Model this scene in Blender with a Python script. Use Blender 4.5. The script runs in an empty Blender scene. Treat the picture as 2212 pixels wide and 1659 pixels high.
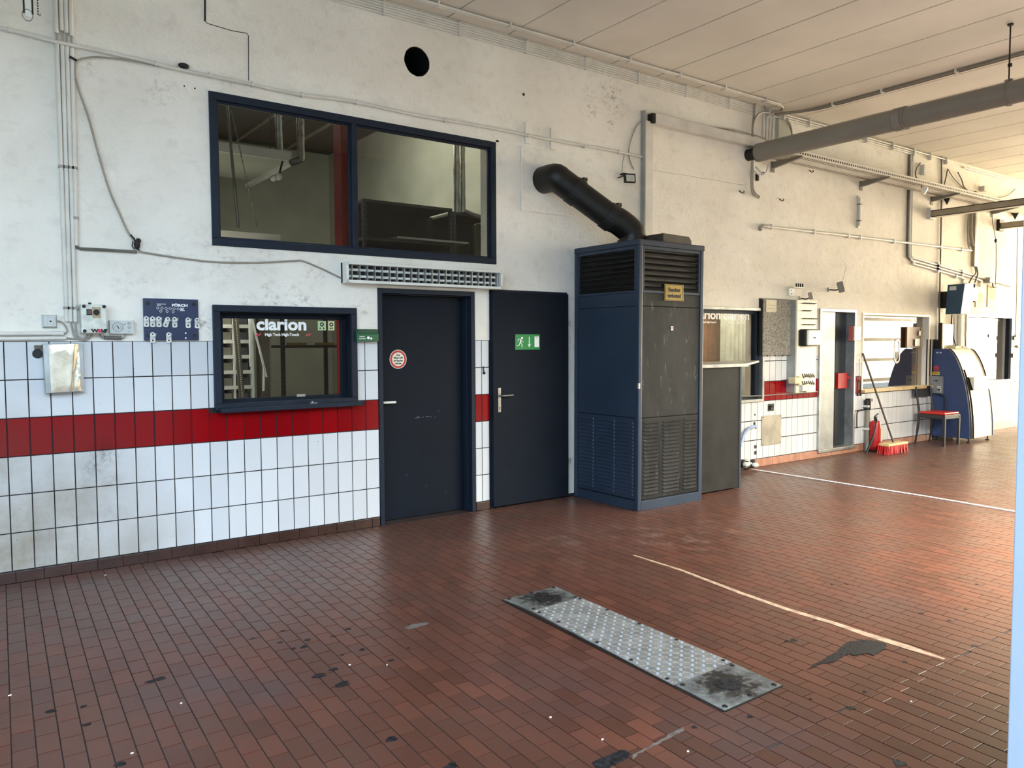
import bpy, bmesh, math, random
from mathutils import Vector, Matrix, Euler
random.seed(7)
S = bpy.context.scene
COL = S.collection
R = math.radians

# ---------------------------------------------------------------- camera
cam = bpy.data.cameras.new('camera')
cam.sensor_fit = 'HORIZONTAL'; cam.sensor_width = 36.0
cam.lens = 36.0*1678.3/2212
cam.clip_start = 0.02; cam.clip_end = 300
co = bpy.data.objects.new('camera', cam); COL.objects.link(co)
cr = Vector((0.8086438, -0.5882814, -0.00449362)); cu = Vector((0.03491107, 0.04036063, 0.9985751)); cf = Vector((0.5872618, 0.80764844, -0.05317491))
CAM = Vector((-0.2988, -5.967, 1.5556))
co.matrix_world = Matrix(((cr.x, cu.x, -cf.x, CAM.x), (cr.y, cu.y, -cf.y, CAM.y), (cr.z, cu.z, -cf.z, CAM.z), (0, 0, 0, 1)))
S.camera = co

# ---------------------------------------------------------------- world, lights, exposure
S.view_settings.view_transform = 'Standard'
S.view_settings.look = 'None'
S.view_settings.gamma = 1.0
S.view_settings.use_curve_mapping = False
S.view_settings.exposure = -0.26
wd = bpy.data.worlds.new('sky'); S.world = wd; wd.use_nodes = True
bg = wd.node_tree.nodes['Background']
bg.inputs[0].default_value = (0.58, 0.78, 1.0, 1); bg.inputs[1].default_value = 12.0
def area(name, loc, rot, sx, sy, power, col, spread=180):
    l = bpy.data.lights.new(name, 'AREA'); l.shape = 'RECTANGLE'; l.size = sx; l.size_y = sy
    l.energy = power; l.color = col; l.spread = R(spread)
    o = bpy.data.objects.new(name, l); COL.objects.link(o); o.location = loc; o.rotation_euler = rot
    return o
WARM = (1.0, 0.79, 0.48)
area('daylight_end_door', (23.7, -2.7, 2.0), (0, R(90), 0), 3.6, 4.4, 3300, WARM)
area('daylight_bay_three', (19.0, -5.6, 2.2), (R(80), 0, 0), 7.6, 3.8, 480, WARM)
area('daylight_bay_two', (7.0, -5.45, 2.75), (R(10), 0, 0), 4.4, 0.8, 1250, (1.0, 0.93, 0.80), 150)
area('store_room_fill', (2.6, 3.4, 4.4), (0, 0, 0), 1.5, 1.0, 42, (1.0, 0.98, 0.92))  # added fill that lifts the dim store room
area('canopy_fill', (1.8, 1.9, 2.3), (R(180), 0, 0), .9, .3, 9, (1.0, .98, .92))  # added below the canopy so its underside reads brighter
area('store_room_fill_right', (3.2, 2.4, 4.4), (0, R(-50), 0), .8, .8, 115, (1.0, 0.98, 0.92))  # second fill, added to lift the right store wall
area('rack_fill', (1.0, 0.62, 2.15), (R(-50), R(-20), 0), 0.5, 0.3, 60, (0.95, 0.98, 1.0))  # unseen light added to brighten the rack behind the hatch glass
area('office_fill', (8.2, .65, 2.55), (R(12), 0, 0), 1.8, .5, 55, (1.0, 0.88, 0.68))  # added so the office behind the glass looks lit
area('workshop_fill', (11.6, .9, 2.6), (0, 0, 0), 1.0, .6, 12, (1.0, 0.85, 0.66))  # added to bring out the brown workshop interior
area('far_office_fill', (15.2, 1.3, 2.4), (0, 0, 0), 2.0, 1.2, 14, (1.0, 0.93, 0.8))  # unseen fill added in the room behind the far blind

# ---------------------------------------------------------------- materials
def lin(c):
    return tuple(((v/255)/12.92 if v/255 <= 0.04045 else ((v/255+0.055)/1.055)**2.4) for v in c) + (1,)
def nodes(name):
    m = bpy.data.materials.new(name); m.use_nodes = True
    nt = m.node_tree; return m, nt, nt.nodes['Principled BSDF']
def N(nt, t, **kw):
    n = nt.nodes.new(t)
    for k, v in kw.items(): setattr(n, k, v)
    return n
def noise(nt, vec, scale, detail=4, rough=.55):
    n = N(nt, 'ShaderNodeTexNoise'); n.inputs['Scale'].default_value = scale; n.inputs['Detail'].default_value = detail; n.inputs['Roughness'].default_value = rough
    nt.links.new(vec, n.inputs['Vector']); return n.outputs['Fac']
def ramp(nt, fac, a, b, ca=(0, 0, 0, 1), cb=(1, 1, 1, 1)):
    n = N(nt, 'ShaderNodeValToRGB'); e = n.color_ramp.elements
    e[0].position = a; e[1].position = b; e[0].color = ca; e[1].color = cb
    nt.links.new(fac, n.inputs[0]); return n.outputs[0]
def mix(nt, fac, a, b, mode='MIX'):
    n = N(nt, 'ShaderNodeMix', data_type='RGBA', blend_type=mode)
    for sock, v in ((n.inputs[0], fac), (n.inputs[6], a), (n.inputs[7], b)):
        if hasattr(v, 'is_output'): nt.links.new(v, sock)
        else: sock.default_value = v
    return n.outputs[2]
def mth(nt, op, a, b=0.0, c=None):
    n = N(nt, 'ShaderNodeMath', operation=op)
    for i, v in enumerate((a, b) if c is None else (a, b, c)):
        if hasattr(v, 'is_output'): nt.links.new(v, n.inputs[i])
        else: n.inputs[i].default_value = v
    return n.outputs[0]
def pos(nt):
    return N(nt, 'ShaderNodeNewGeometry').outputs['Position']
def bump(nt, b, h, strength=.3, dist=.01):
    n = N(nt, 'ShaderNodeBump'); n.inputs['Strength'].default_value = strength; n.inputs['Distance'].default_value = dist
    nt.links.new(h, n.inputs['Height']); nt.links.new(n.outputs[0], b.inputs['Normal']); return n
def spots(nt, pts, soft=1.0):
    """sum of blobs in the wall or floor plane: (x, y, z, radius, strength)"""
    p = pos(nt); tot = None
    for x, y, z, r, s in pts:
        d = N(nt, 'ShaderNodeVectorMath', operation='DISTANCE'); nt.links.new(p, d.inputs[0]); d.inputs[1].default_value = (x, y, z)
        v = N(nt, 'ShaderNodeMapRange'); v.inputs[1].default_value = r; v.inputs[2].default_value = r*(1-soft) ; v.inputs[3].default_value = 0; v.inputs[4].default_value = s
        nt.links.new(d.outputs['Value'], v.inputs[0]); o = v.outputs[0]
        tot = o if tot is None else mth(nt, 'MAXIMUM', tot, o)
    return tot
_M = {}
def mat(name, rgb, rough=.5, metal=0.0, var=.12, scale=6, bmp=0, bscale=60, spec=.5, rvar=.1):
    if name in _M: return _M[name]
    m, nt, b = nodes(name); p = pos(nt)
    n1 = noise(nt, p, scale, 5)
    base = lin(rgb); dark = tuple(v*(1-var*2) for v in base[:3])+(1,); lite = tuple(min(1, v*(1+var)) for v in base[:3])+(1,)
    c = ramp(nt, n1, .3, .7, dark, lite)
    nt.links.new(c, b.inputs['Base Color'])
    b.inputs['Metallic'].default_value = metal
    b.inputs['Specular IOR Level'].default_value = spec
    rr = mth(nt, 'MULTIPLY_ADD', n1, rvar*2, rough-rvar); nt.links.new(rr, b.inputs['Roughness'])
    if bmp: bump(nt, b, noise(nt, p, bscale, 3), bmp, .004)
    _M[name] = m; return m

def m_plaster():
    m, nt, b = nodes('white_plaster'); p = pos(nt)
    mp = N(nt, 'ShaderNodeMapping'); nt.links.new(p, mp.inputs[0]); mp.inputs['Scale'].default_value = (1, 1, 1.3)
    v = mp.outputs[0]
    big = noise(nt, v, 1.1, 4); fine = noise(nt, v, 28, 4, .6); mid = noise(nt, v, 7, 5, .6)
    c = ramp(nt, big, .3, .72, lin((222, 216, 203)), lin((239, 234, 223)))
    grime = ramp(nt, mid, .52, .8)
    c = mix(nt, mth(nt, 'MULTIPLY', grime, .25), c, lin((150, 143, 132)))
    soot = spots(nt, [(1.75,0,1.87,.20,1.0),(1.98,0,1.88,.20,1.1),(1.55,0,1.87,.12,.6),(1.24,0,1.70,.11,1.25),(2.5,0,1.85,.12,.8),
        (5.02,0,4.02,.14,1.1),(5.32,0,4.10,.22,1.35),(5.38,0,3.98,.16,1.35),(5.05,0,3.90,.12,1.2),(5.12,0,3.50,.09,1.0),(5.30,0,3.80,.10,1.1),(5.02,0,3.36,.07,.9),
        (.98,0,3.34,.16,.7),(.55,0,3.42,.1,.5),(1.45,0,3.42,.16,.6),(1.0,0,2.17,.16,.5),(1.35,0,2.2,.3,.6),(1.7,0,2.22,.22,.5),(2.1,0,2.12,.14,.7),(.32,0,1.72,.08,.5),(.1,0,1.78,.1,.5),(.75,0,1.98,.16,.45),(9.4,0,4.1,.1,.7)])
    sp = mth(nt, 'MULTIPLY', soot, ramp(nt, noise(nt, v, 16, 6, .75), .50, .68))
    c = mix(nt, mth(nt, 'MULTIPLY', sp, .8), c, lin((60, 56, 52)))
    fl = ramp(nt, noise(nt, v, 60, 2), .735, .76)
    c = mix(nt, mth(nt, 'MULTIPLY', fl, .5), c, lin((90, 86, 80)))
    nt.links.new(c, b.inputs['Base Color']); b.inputs['Roughness'].default_value = .75; b.inputs['Specular IOR Level'].default_value = .25
    h = mth(nt, 'MULTIPLY_ADD', mid, .7, mth(nt, 'MULTIPLY', fine, .5))
    h = mth(nt, 'ADD', h, mth(nt, 'MULTIPLY', noise(nt, v, 2.2, 2), 1.0))
    bump(nt, b, h, .48, .022)
    return m
PLASTER = m_plaster()
def m_tile(name, rgb, rgb2, joint_rand=.04):
    m, nt, b = nodes(name); p = pos(nt)
    oi = N(nt, 'ShaderNodeObjectInfo').outputs['Random']
    n1 = noise(nt, p, 3, 4)
    c = ramp(nt, oi, 0, 1, lin(rgb), lin(rgb2))
    d = spots(nt, [(.0,0,.15,1.0,1.3),(.35,0,.45,.65,1.0),(-.1,0,.75,.5,.9),(.72,0,.12,.5,.7),(8.3,0,.15,.5,.2)])
    dn = mth(nt, 'MULTIPLY', d, ramp(nt, noise(nt, p, 2.4, 6, .7), .1, .6))
    c = mix(nt, mth(nt, 'MULTIPLY', dn, .75), c, lin((186, 172, 146)), 'MULTIPLY'); c = mix(nt, mth(nt, 'MULTIPLY', dn, .25), c, lin((96, 86, 72)))
    st = spots(nt, [(.55,0,.80,.14,1),(.5,0,.72,.12,.9),(.6,0,.62,.11,.6),(.56,0,.42,.13,.35)])
    sn = mth(nt, 'MULTIPLY', st, ramp(nt, noise(nt, p, 30, 5, .7), .35, .7))
    c = mix(nt, mth(nt, 'MULTIPLY', sn, .85), c, lin((120, 116, 112)), 'MULTIPLY')
    fl = ramp(nt, noise(nt, p, 45, 2), .735, .75)
    c = mix(nt, mth(nt, 'MULTIPLY', fl, .5), c, lin((70, 62, 55)))
    nt.links.new(c, b.inputs['Base Color']); b.inputs['Roughness'].default_value = .16; b.inputs['Specular IOR Level'].default_value = .16 if rgb[1] < 100 else .35
    bump(nt, b, n1, .08, .01)
    return m
M_TW = m_tile('white_glazed_tile', (197, 198, 200), (208, 209, 210))
M_TR = m_tile('red_glazed_tile', (122, 5, 12), (136, 7, 14))
def m_floor():
    m, nt, b = nodes('terracotta_floor_tile'); g = N(nt, 'ShaderNodeNewGeometry'); p = g.outputs['Position']
    oi = N(nt, 'ShaderNodeObjectInfo').outputs['Random']
    r = mth(nt, 'FRACT', mth(nt, 'ADD', oi, g.outputs['Random Per Island']))
    c = ramp(nt, r, 0, 1, lin((68, 34, 22)), lin((88, 46, 32)))
    lo = noise(nt, p, 1.6, 5, .65)
    c = mix(nt, mth(nt, 'MULTIPLY', ramp(nt, lo, .42, .66), .7), c, lin((72, 44, 34)))
    dark = spots(nt, [(.62,-2.35,0,.30,1),(.82,-2.55,0,.26,1),(.45,-2.3,0,.2,.9),(2.2,-4.1,0,.5,.7),(1.9,-3.3,0,.6,.5),(4.2,-3.6,0,.4,.5),(3.9,-1.4,0,.7,.35)])
    k = mth(nt, 'MULTIPLY', dark, mth(nt, 'GREATER_THAN', r, .15))
    c = mix(nt, mth(nt, 'MULTIPLY', k, .62), c, lin((66, 52, 54)))
    org = spots(nt, [(1.9,-3.9,0,.35,1),(1.6,-3.2,0,.3,.5)])
    c = mix(nt, mth(nt, 'MULTIPLY', mth(nt, 'MULTIPLY', org, mth(nt, 'GREATER_THAN', r, .45)), .22), c, lin((146, 78, 50)))
    # chalky wear in front of the heater
    wear = spots(nt, [(4.3,-1.7,0,.7,1),(3.6,-1.3,0,.5,.8),(4.9,-1.8,0,.6,.8),(3.2,-1.9,0,.4,.5)])
    wn = mth(nt, 'MULTIPLY', wear, ramp(nt, noise(nt, p, 6, 8, .75), .5, .68))
    c = mix(nt, mth(nt, 'MULTIPLY', wn, .38), c, lin((170, 150, 138)))
    fl = ramp(nt, noise(nt, p, 16, 4, .6), .70, .72)
    c = mix(nt, mth(nt, 'MULTIPLY', fl, .8), c, lin((42, 36, 34)))
    nt.links.new(c, b.inputs['Base Color'])
    rr = mth(nt, 'MULTIPLY_ADD', noise(nt, p, 4, 6, .7), .25, .20); rr = mth(nt, 'MULTIPLY_ADD', r, .06, rr)
    nt.links.new(rr, b.inputs['Roughness']); b.inputs['Specular IOR Level'].default_value = .34; b.inputs['Sheen Weight'].default_value = .045; b.inputs['Sheen Roughness'].default_value = .45; b.inputs['Sheen Tint'].default_value = (.9, .82, .72, 1)
    bump(nt, b, noise(nt, p, 90, 3), .12, .002)
    return m
M_FLOOR = m_floor()
def m_glass(name='window_glass', tint=(1, 1, 1, 1), boost=2.0):
    m = bpy.data.materials.new(name); m.use_nodes = True; nt = m.node_tree; nt.nodes.clear()
    o = N(nt, 'ShaderNodeOutputMaterial'); mx = N(nt, 'ShaderNodeMixShader'); t = N(nt, 'ShaderNodeBsdfTransparent'); g = N(nt, 'ShaderNodeBsdfGlossy')
    g.inputs['Roughness'].default_value = .012; t.inputs[0].default_value = tint
    f = N(nt, 'ShaderNodeFresnel'); bf = N(nt, 'ShaderNodeNewGeometry').outputs['Backfacing']; nt.links.new(mth(nt, 'MULTIPLY_ADD', bf, 1/1.5-1.5, 1.5), f.inputs[0])
    k = mth(nt, 'MINIMUM', mth(nt, 'MULTIPLY', f.outputs[0], boost), 1.0)
    nt.links.new(k, mx.inputs[0]); nt.links.new(t.outputs[0], mx.inputs[1]); nt.links.new(g.outputs[0], mx.inputs[2]); nt.links.new(mx.outputs[0], o.inputs[0])
    return m
GLASS = m_glass('window_glass', (.64, .65, .62, 1), 1.2)
GLASS_OFFICE = m_glass('office_window_glass', (.9, .9, .88, 1), 1.2)
GLASS_MIRROR = m_glass('double_glazed_glass', (.8, .74, .64, 1), 3.0)

M_NAVY = mat('navy_door_paint', (21, 27, 36), .5, var=.08, scale=3, bmp=.05, spec=.1)
M_FRAME = mat('dark_blue_frame_paint', (30, 38, 50), .45, var=.1, scale=8, spec=.2)
M_HEAT = mat('slate_blue_steel_paint', (43, 54, 69), .42, var=.06, scale=2.5, spec=.35)
def m_heatfront():
    m, nt, b = nodes('scuffed_slate_grey_reflection'); p = pos(nt)  # same slate paint as the sides, with reflected grey put into the colour
    mp = N(nt, 'ShaderNodeMapping'); nt.links.new(p, mp.inputs[0]); mp.inputs['Scale'].default_value = (1, 1, .35)
    n1 = noise(nt, mp.outputs[0], 5, 7, .7)
    c = ramp(nt, n1, .35, .72, lin((25, 27, 28)), lin((44, 45, 45)))
    sc = ramp(nt, noise(nt, mp.outputs[0], 17, 6, .7), .60, .70)
    c = mix(nt, mth(nt, 'MULTIPLY', sc, .22), c, lin((150, 146, 138)))
    nt.links.new(c, b.inputs['Base Color'])
    nt.links.new(mth(nt, 'MULTIPLY_ADD', n1, .3, .28), b.inputs['Roughness']); b.inputs['Specular IOR Level'].default_value = .18
    return m
M_HFRONT = m_heatfront()
M_BLACK = mat('matt_black', (14, 14, 15), .6)
M_SOOTY = mat('sooty_black_steel', (30, 28, 26), .45, var=.2, scale=5, metal=.3)
M_WHITEPL = mat('white_plastic', (222, 222, 214), .4, var=.03)
M_GREYPL = mat('grey_plastic', (196, 198, 194), .45, var=.06)
M_CONDUIT = mat('white_painted_conduit', (212, 208, 198), .45, var=.06)
M_CABLE = mat('grey_cable', (150, 144, 134), .5)
M_DKCABLE = mat('dark_dusty_conduit', (104, 100, 94), .5, var=.2)
M_STEEL = mat('brushed_steel', (150, 150, 148), .35, metal=.9, var=.1, scale=20)
M_GALV = mat('galvanised_steel', (176, 178, 176), .38, metal=.75, var=.15, scale=7)
M_GALVD = mat('pale_grey_paint', (160, 163, 160), .35, var=.12, scale=5, metal=.3)
M_PIPE = mat('grey_painted_pipe', (122, 117, 108), .38, var=.05, scale=2)
M_BEAM = mat('grey_beige_beam_paint', (148, 138, 120), .5)
M_CEIL = mat('off_white_ceiling_panel', (222, 216, 204), .7, var=.05, scale=1.2, bmp=.1, bscale=14)
M_GROUT = mat('dark_joint_mortar', (34, 31, 32), .9)
M_FGROUT = mat('floor_joint_mortar', (46, 32, 28), .85, var=.3, scale=3)
M_SKIRT = mat('brown_skirting_tile', (60, 38, 31), .3, var=.15, scale=9)
M_YEL = mat('brass_yellow_plate', (152, 128, 66), .35, metal=.3)
M_TXTK = mat('black_print', (18, 17, 15), .6)
M_TXTW = mat('white_print', (240, 240, 236), .6, var=0)
M_TXTR = mat('pink_red_print', (200, 60, 84), .6, var=0)
M_RED = mat('red_paint', (176, 24, 28), .35)
M_CHAIRRED = mat('red_leatherette', (196, 48, 40), .35, var=.08)
M_DKWOOD = mat('dark_stained_wood', (44, 44, 46), .3, var=.15)
M_WOOD = mat('pale_wood', (206, 176, 124), .5, var=.15, scale=14)
M_BROWN = mat('brown_board', (112, 82, 58), .5, var=.12, scale=5)
M_GREEN = mat('green_plastic', (22, 92, 58), .35)
M_SIGNGREEN = mat('sign_green', (20, 134, 62), .4, var=.02)
M_SIGNBG = mat('sign_cream', (226, 222, 200), .45, var=.02)
M_SIGNRED = mat('sign_red', (186, 22, 32), .4, var=.02)
M_FELT = mat('grey_felt', (148, 144, 132), .9, var=.3, scale=45, bmp=.6, bscale=90)
M_PAPER = mat('yellowed_paper', (214, 206, 178), .7)
M_NAVYBD = mat('navy_tool_board', (32, 43, 74), .35, var=.05)
M_PLATE = mat('dull_steel_plate', (150, 152, 148), .42, metal=.55, var=.3, scale=9)
M_CHECK = mat('aluminium_checker_plate', (150, 150, 148), .42, metal=.5, var=.2, scale=10)
M_ASPH = mat('dark_asphalt_fill', (30, 30, 33), .6, spec=.2, var=.5, scale=40, bmp=.8, bscale=120)
M_LINE = mat('worn_floor_line_paint', (176, 150, 128), .6, var=.25, scale=18)
M_STORE = mat('store_room_plaster', (178, 178, 160), .8, var=.08, scale=2)
M_STOREDK = mat('store_room_dark', (92, 88, 80), .8, var=.15, scale=2)
M_REDCOL = mat('red_painted_column', (150, 30, 34), .4)
M_YARD = mat('yard_asphalt', (140, 137, 130), .9, var=.1, scale=1)
M_MACH = mat('machine_blue_paint', (48, 66, 104), .45, var=.05)
M_MACHW = mat('machine_cream_paint', (232, 224, 200), .4, var=.04)
M_FOIL = mat('crumpled_foil', (224, 212, 190), .28, metal=.85, var=.08, scale=8, bmp=1.0, bscale=9)
M_PILLAR = mat('white_gate_post', (150, 160, 172), .5, var=.02)
M_HOUSE = mat('dimming_house_render', (92, 88, 84), .85)

# ---------------------------------------------------------------- geometry helpers
class G:
    def __init__(s): s.v = []; s.f = []; s.mi = []; s.mx = Matrix.Identity(4)
    def add(s, vs, fs, mi=0):
        n = len(s.v); s.v += [tuple(s.mx @ Vector(q)) for q in vs]; s.f += [tuple(i+n for i in f) for f in fs]; s.mi += [mi]*len(fs); return s
    def box(s, x0, x1, y0, y1, z0, z1, mi=0):
        x0, x1 = min(x0, x1), max(x0, x1); y0, y1 = min(y0, y1), max(y0, y1); z0, z1 = min(z0, z1), max(z0, z1)
        return s.add([(x0,y0,z0),(x1,y0,z0),(x1,y1,z0),(x0,y1,z0),(x0,y0,z1),(x1,y0,z1),(x1,y1,z1),(x0,y1,z1)],
              [(0,3,2,1),(4,5,6,7),(0,1,5,4),(1,2,6,5),(2,3,7,6),(3,0,4,7)], mi)
    def prism(s, poly, y0, y1, mi=0):
        """poly in (x,z), extruded along y"""
        n = len(poly); a = sum(poly[i][0]*poly[(i+1)%n][1]-poly[(i+1)%n][0]*poly[i][1] for i in range(n))
        if a < 0: poly = poly[::-1]
        if y0 > y1: y0, y1 = y1, y0
        vs = [(x, y0, z) for x, z in poly]+[(x, y1, z) for x, z in poly]
        fs = [tuple(range(n)), tuple(range(2*n-1, n-1, -1))]+[(i, i+n, (i+1)%n+n, (i+1)%n) for i in range(n)]
        return s.add(vs, fs, mi)
    def prismx(s, poly, x0, x1, mi=0):
        """poly in (y,z), extruded along x"""
        n = len(poly); a = sum(poly[i][0]*poly[(i+1)%n][1]-poly[(i+1)%n][0]*poly[i][1] for i in range(n))
        if a < 0: poly = poly[::-1]
        if x0 > x1: x0, x1 = x1, x0
        vs = [(x0, y, z) for y, z in poly]+[(x1, y, z) for y, z in poly]
        fs = [tuple(range(n-1, -1, -1)), tuple(range(n, 2*n))]+[(i, (i+1)%n, (i+1)%n+n, i+n) for i in range(n)]
        return s.add(vs, fs, mi)
    def prismz(s, poly, z0, z1, mi=0):
        n = len(poly); a = sum(poly[i][0]*poly[(i+1)%n][1]-poly[(i+1)%n][0]*poly[i][1] for i in range(n))
        if a < 0: poly = poly[::-1]
        vs = [(x, y, z0) for x, y in poly]+[(x, y, z1) for x, y in poly]
        fs = [tuple(range(n-1, -1, -1)), tuple(range(n, 2*n))]+[(i, (i+1)%n, (i+1)%n+n, i+n) for i in range(n)]
        return s.add(vs, fs, mi)
    def tube(s, pts, r, n=8, mi=0, cap=True):
        pts = [Vector(p) for p in pts]; rings = []; up = None
        for i, p in enumerate(pts):
            d = (pts[min(i+1, len(pts)-1)]-pts[max(i-1, 0)]).normalized()
            if up is None:
                up = Vector((0, 0, 1)) if abs(d.z) < .9 else Vector((1, 0, 0))
            a = d.cross(up).normalized(); up = a.cross(d).normalized()
            rr = r[i] if isinstance(r, (list, tuple)) else r
            rings.append([p+a*math.cos(2*math.pi*k/n)*rr+up*math.sin(2*math.pi*k/n)*rr for k in range(n)])
        vs = [v for q in rings for v in q]; fs = []
        for i in range(len(pts)-1):
            for k in range(n): fs.append((i*n+k, i*n+(k+1)%n, (i+1)*n+(k+1)%n, (i+1)*n+k))
        if cap: fs += [tuple(range(n-1, -1, -1)), tuple(range((len(pts)-1)*n, len(pts)*n))]
        return s.add(vs, fs, mi)
    def cyl(s, a, b, r, n=16, mi=0): return s.tube([a, b], r, n, mi)
    def ball(s, c, r, n=8, mi=0, sc=(1, 1, 1)):
        vs = []; fs = []
        for i in range(n+1):
            t = math.pi*i/n
            for k in range(2*n):
                u = math.pi*k/n; vs.append((c[0]+r*sc[0]*math.sin(t)*math.cos(u), c[1]+r*sc[1]*math.sin(t)*math.sin(u), c[2]+r*sc[2]*math.cos(t)))
        for i in range(n):
            for k in range(2*n): fs.append((i*2*n+k, (i+1)*2*n+k, (i+1)*2*n+(k+1)%(2*n), i*2*n+(k+1)%(2*n)))
        return s.add(vs, fs, mi)
    def ring(s, c, r0, r1, y0, y1, n=32, mi=0):
        """flat ring facing -y"""
        vs = []; fs = []
        for k in range(n):
            t = 2*math.pi*k/n
            for r_, y in ((r0, y0), (r1, y0), (r1, y1), (r0, y1)): vs.append((c[0]+r_*math.cos(t), y, c[1]+r_*math.sin(t)))
        for k in range(n):
            a, b = k*4, ((k+1)%n)*4
            for j in range(4): fs.append((a+j, b+j, b+(j+1)%4, a+(j+1)%4))
        return s.add(vs, fs, mi)

def setp(o, label=None, cat=None, group=None, kind=None):
    if label: o['label'] = label
    if cat: o['category'] = cat
    if group: o['group'] = group
    if kind: o['kind'] = kind
    return o
def thing(name, label, cat, loc=(0, 0, 0), group=None):
    o = bpy.data.objects.new(name, None); o.empty_display_size = .1; COL.objects.link(o); o.location = loc
    return setp(o, label, cat, group)
def wl(o):
    return Vector((0, 0, 0)) if o is None else Vector(o.location)+wl(o.parent)
def ob(name, g, m, parent=None, label=None, bev=0, smooth=False, cat=None, group=None, kind=None, loc=None):
    """build mesh object from world-space geometry"""
    o_loc = Vector(loc) if loc is not None else (wl(parent) if parent else Vector((0, 0, 0)))
    if loc is None and parent is None and g.v:
        xs = [v[0] for v in g.v]; ys = [v[1] for v in g.v]; zs = [v[2] for v in g.v]
        o_loc = Vector(((min(xs)+max(xs))/2, (min(ys)+max(ys))/2, min(zs)))
    me = bpy.data.meshes.new(name); me.from_pydata([tuple(Vector(v)-o_loc) for v in g.v], [], g.f)
    for q in (m if isinstance(m, (list, tuple)) else [m]): me.materials.append(q)
    if any(g.mi):
        for p, i in zip(me.polygons, g.mi): p.material_index = i
    if smooth:
        for p in me.polygons: p.use_smooth = True
        try: me.set_sharp_from_angle(angle=R(38))
        except Exception: pass
    o = bpy.data.objects.new(name, me); COL.objects.link(o)
    if parent: o.parent = parent; o.location = o_loc-wl(parent)
    else: o.location = o_loc
    if bev:
        b = o.modifiers.new('bevel', 'BEVEL'); b.width = bev; b.segments = 2; b.limit_method = 'ANGLE'; b.angle_limit = R(40)
    return setp(o, label, cat, group, kind)
def text(name, body, size, x, z, y, m, parent, align='CENTER', bold=0.0, sx=1.0, face='-y', depth=.0008, rot=0, space=1.0):
    c = bpy.data.curves.new(name, 'FONT'); c.body = body; c.size = size; c.align_x = align; c.align_y = 'CENTER'; c.extrude = depth; c.offset = bold; c.resolution_u = 3; c.space_character = space
    o = bpy.data.objects.new(name+'_tmp', c); COL.objects.link(o)
    bpy.context.view_layer.update(); dg = bpy.context.evaluated_depsgraph_get()
    me = bpy.data.meshes.new_from_object(o.evaluated_get(dg)); bpy.data.objects.remove(o)
    M_ = Matrix.Translation((x, y, z)) @ (Matrix.Rotation(R(90), 4, 'X') if face == '-y' else Matrix.Rotation(R(-90), 4, 'Z') @ Matrix.Rotation(R(90), 4, 'X')) @ Matrix.Rotation(rot, 4, 'Z') @ Matrix.Diagonal((sx, 1, 1, 1))
    L = wl(parent)
    me.transform(Matrix.Translation(-L) @ M_); me.materials.clear(); me.materials.append(m)
    q = bpy.data.objects.new(name, me); COL.objects.link(q); q.parent = parent
    return q
def copy_to(o, loc, parent=None, rz=None):
    c = o.copy(); COL.objects.link(c); c.parent = parent; c.location = Vector(loc)-(wl(parent) if parent else Vector())
    if rz is not None: c.rotation_euler.z = rz
    return c
def arc(c, r, a0, a1, n, y):
    return [(c[0]+r*math.cos(R(a0+(a1-a0)*i/n)), y, c[1]+r*math.sin(R(a0+(a1-a0)*i/n))) for i in range(n+1)]
def smooth_path(pts, n=5):
    P = [Vector(p) for p in pts]; out = []
    for i in range(len(P)-1):
        p0, p1, p2, p3 = P[max(i-1, 0)], P[i], P[i+1], P[min(i+2, len(P)-1)]
        for k in range(n):
            t = k/n
            out.append(.5*((2*p1)+(p2-p0)*t+(2*p0-5*p1+4*p2-p3)*t*t+(3*p1-p0-3*p2+p3)*t**3))
    return out+[P[-1]]
def wall_rects(x0, x1, z0, z1, holes, y0, y1):
    g = G()
    xs = sorted({x0, x1, *[h[i] for h in holes for i in (0, 1) if x0 < h[i] < x1]})
    zs = sorted({z0, z1, *[h[i] for h in holes for i in (2, 3) if z0 < h[i] < z1]})
    def solid(a, b):
        if not (x0 < a < x1 and z0 < b < z1): return False
        return not any(h[0] < a < h[1] and h[2] < b < h[3] for h in holes)
    for i in range(len(xs)-1):
        for j in range(len(zs)-1):
            a0, a1, b0, b1 = xs[i], xs[i+1], zs[j], zs[j+1]; cx, cz = (a0+a1)/2, (b0+b1)/2
            if not solid(cx, cz): continue
            g.add([(a0,y0,b0),(a1,y0,b0),(a1,y0,b1),(a0,y0,b1)], [(0,1,2,3)])
            g.add([(a0,y1,b0),(a1,y1,b0),(a1,y1,b1),(a0,y1,b1)], [(3,2,1,0)])
            e = 1e-4
            if not solid(a0-e, cz): g.add([(a0,y0,b0),(a0,y0,b1),(a0,y1,b1),(a0,y1,b0)], [(0,1,2,3)])
            if not solid(a1+e, cz): g.add([(a1,y0,b0),(a1,y1,b0),(a1,y1,b1),(a1,y0,b1)], [(0,1,2,3)])
            if not solid(cx, b0-e): g.add([(a0,y0,b0),(a0,y1,b0),(a1,y1,b0),(a1,y0,b0)], [(0,1,2,3)])
            if not solid(cx, b1+e): g.add([(a0,y0,b1),(a1,y0,b1),(a1,y1,b1),(a0,y1,b1)], [(0,1,2,3)])
    return g

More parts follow.
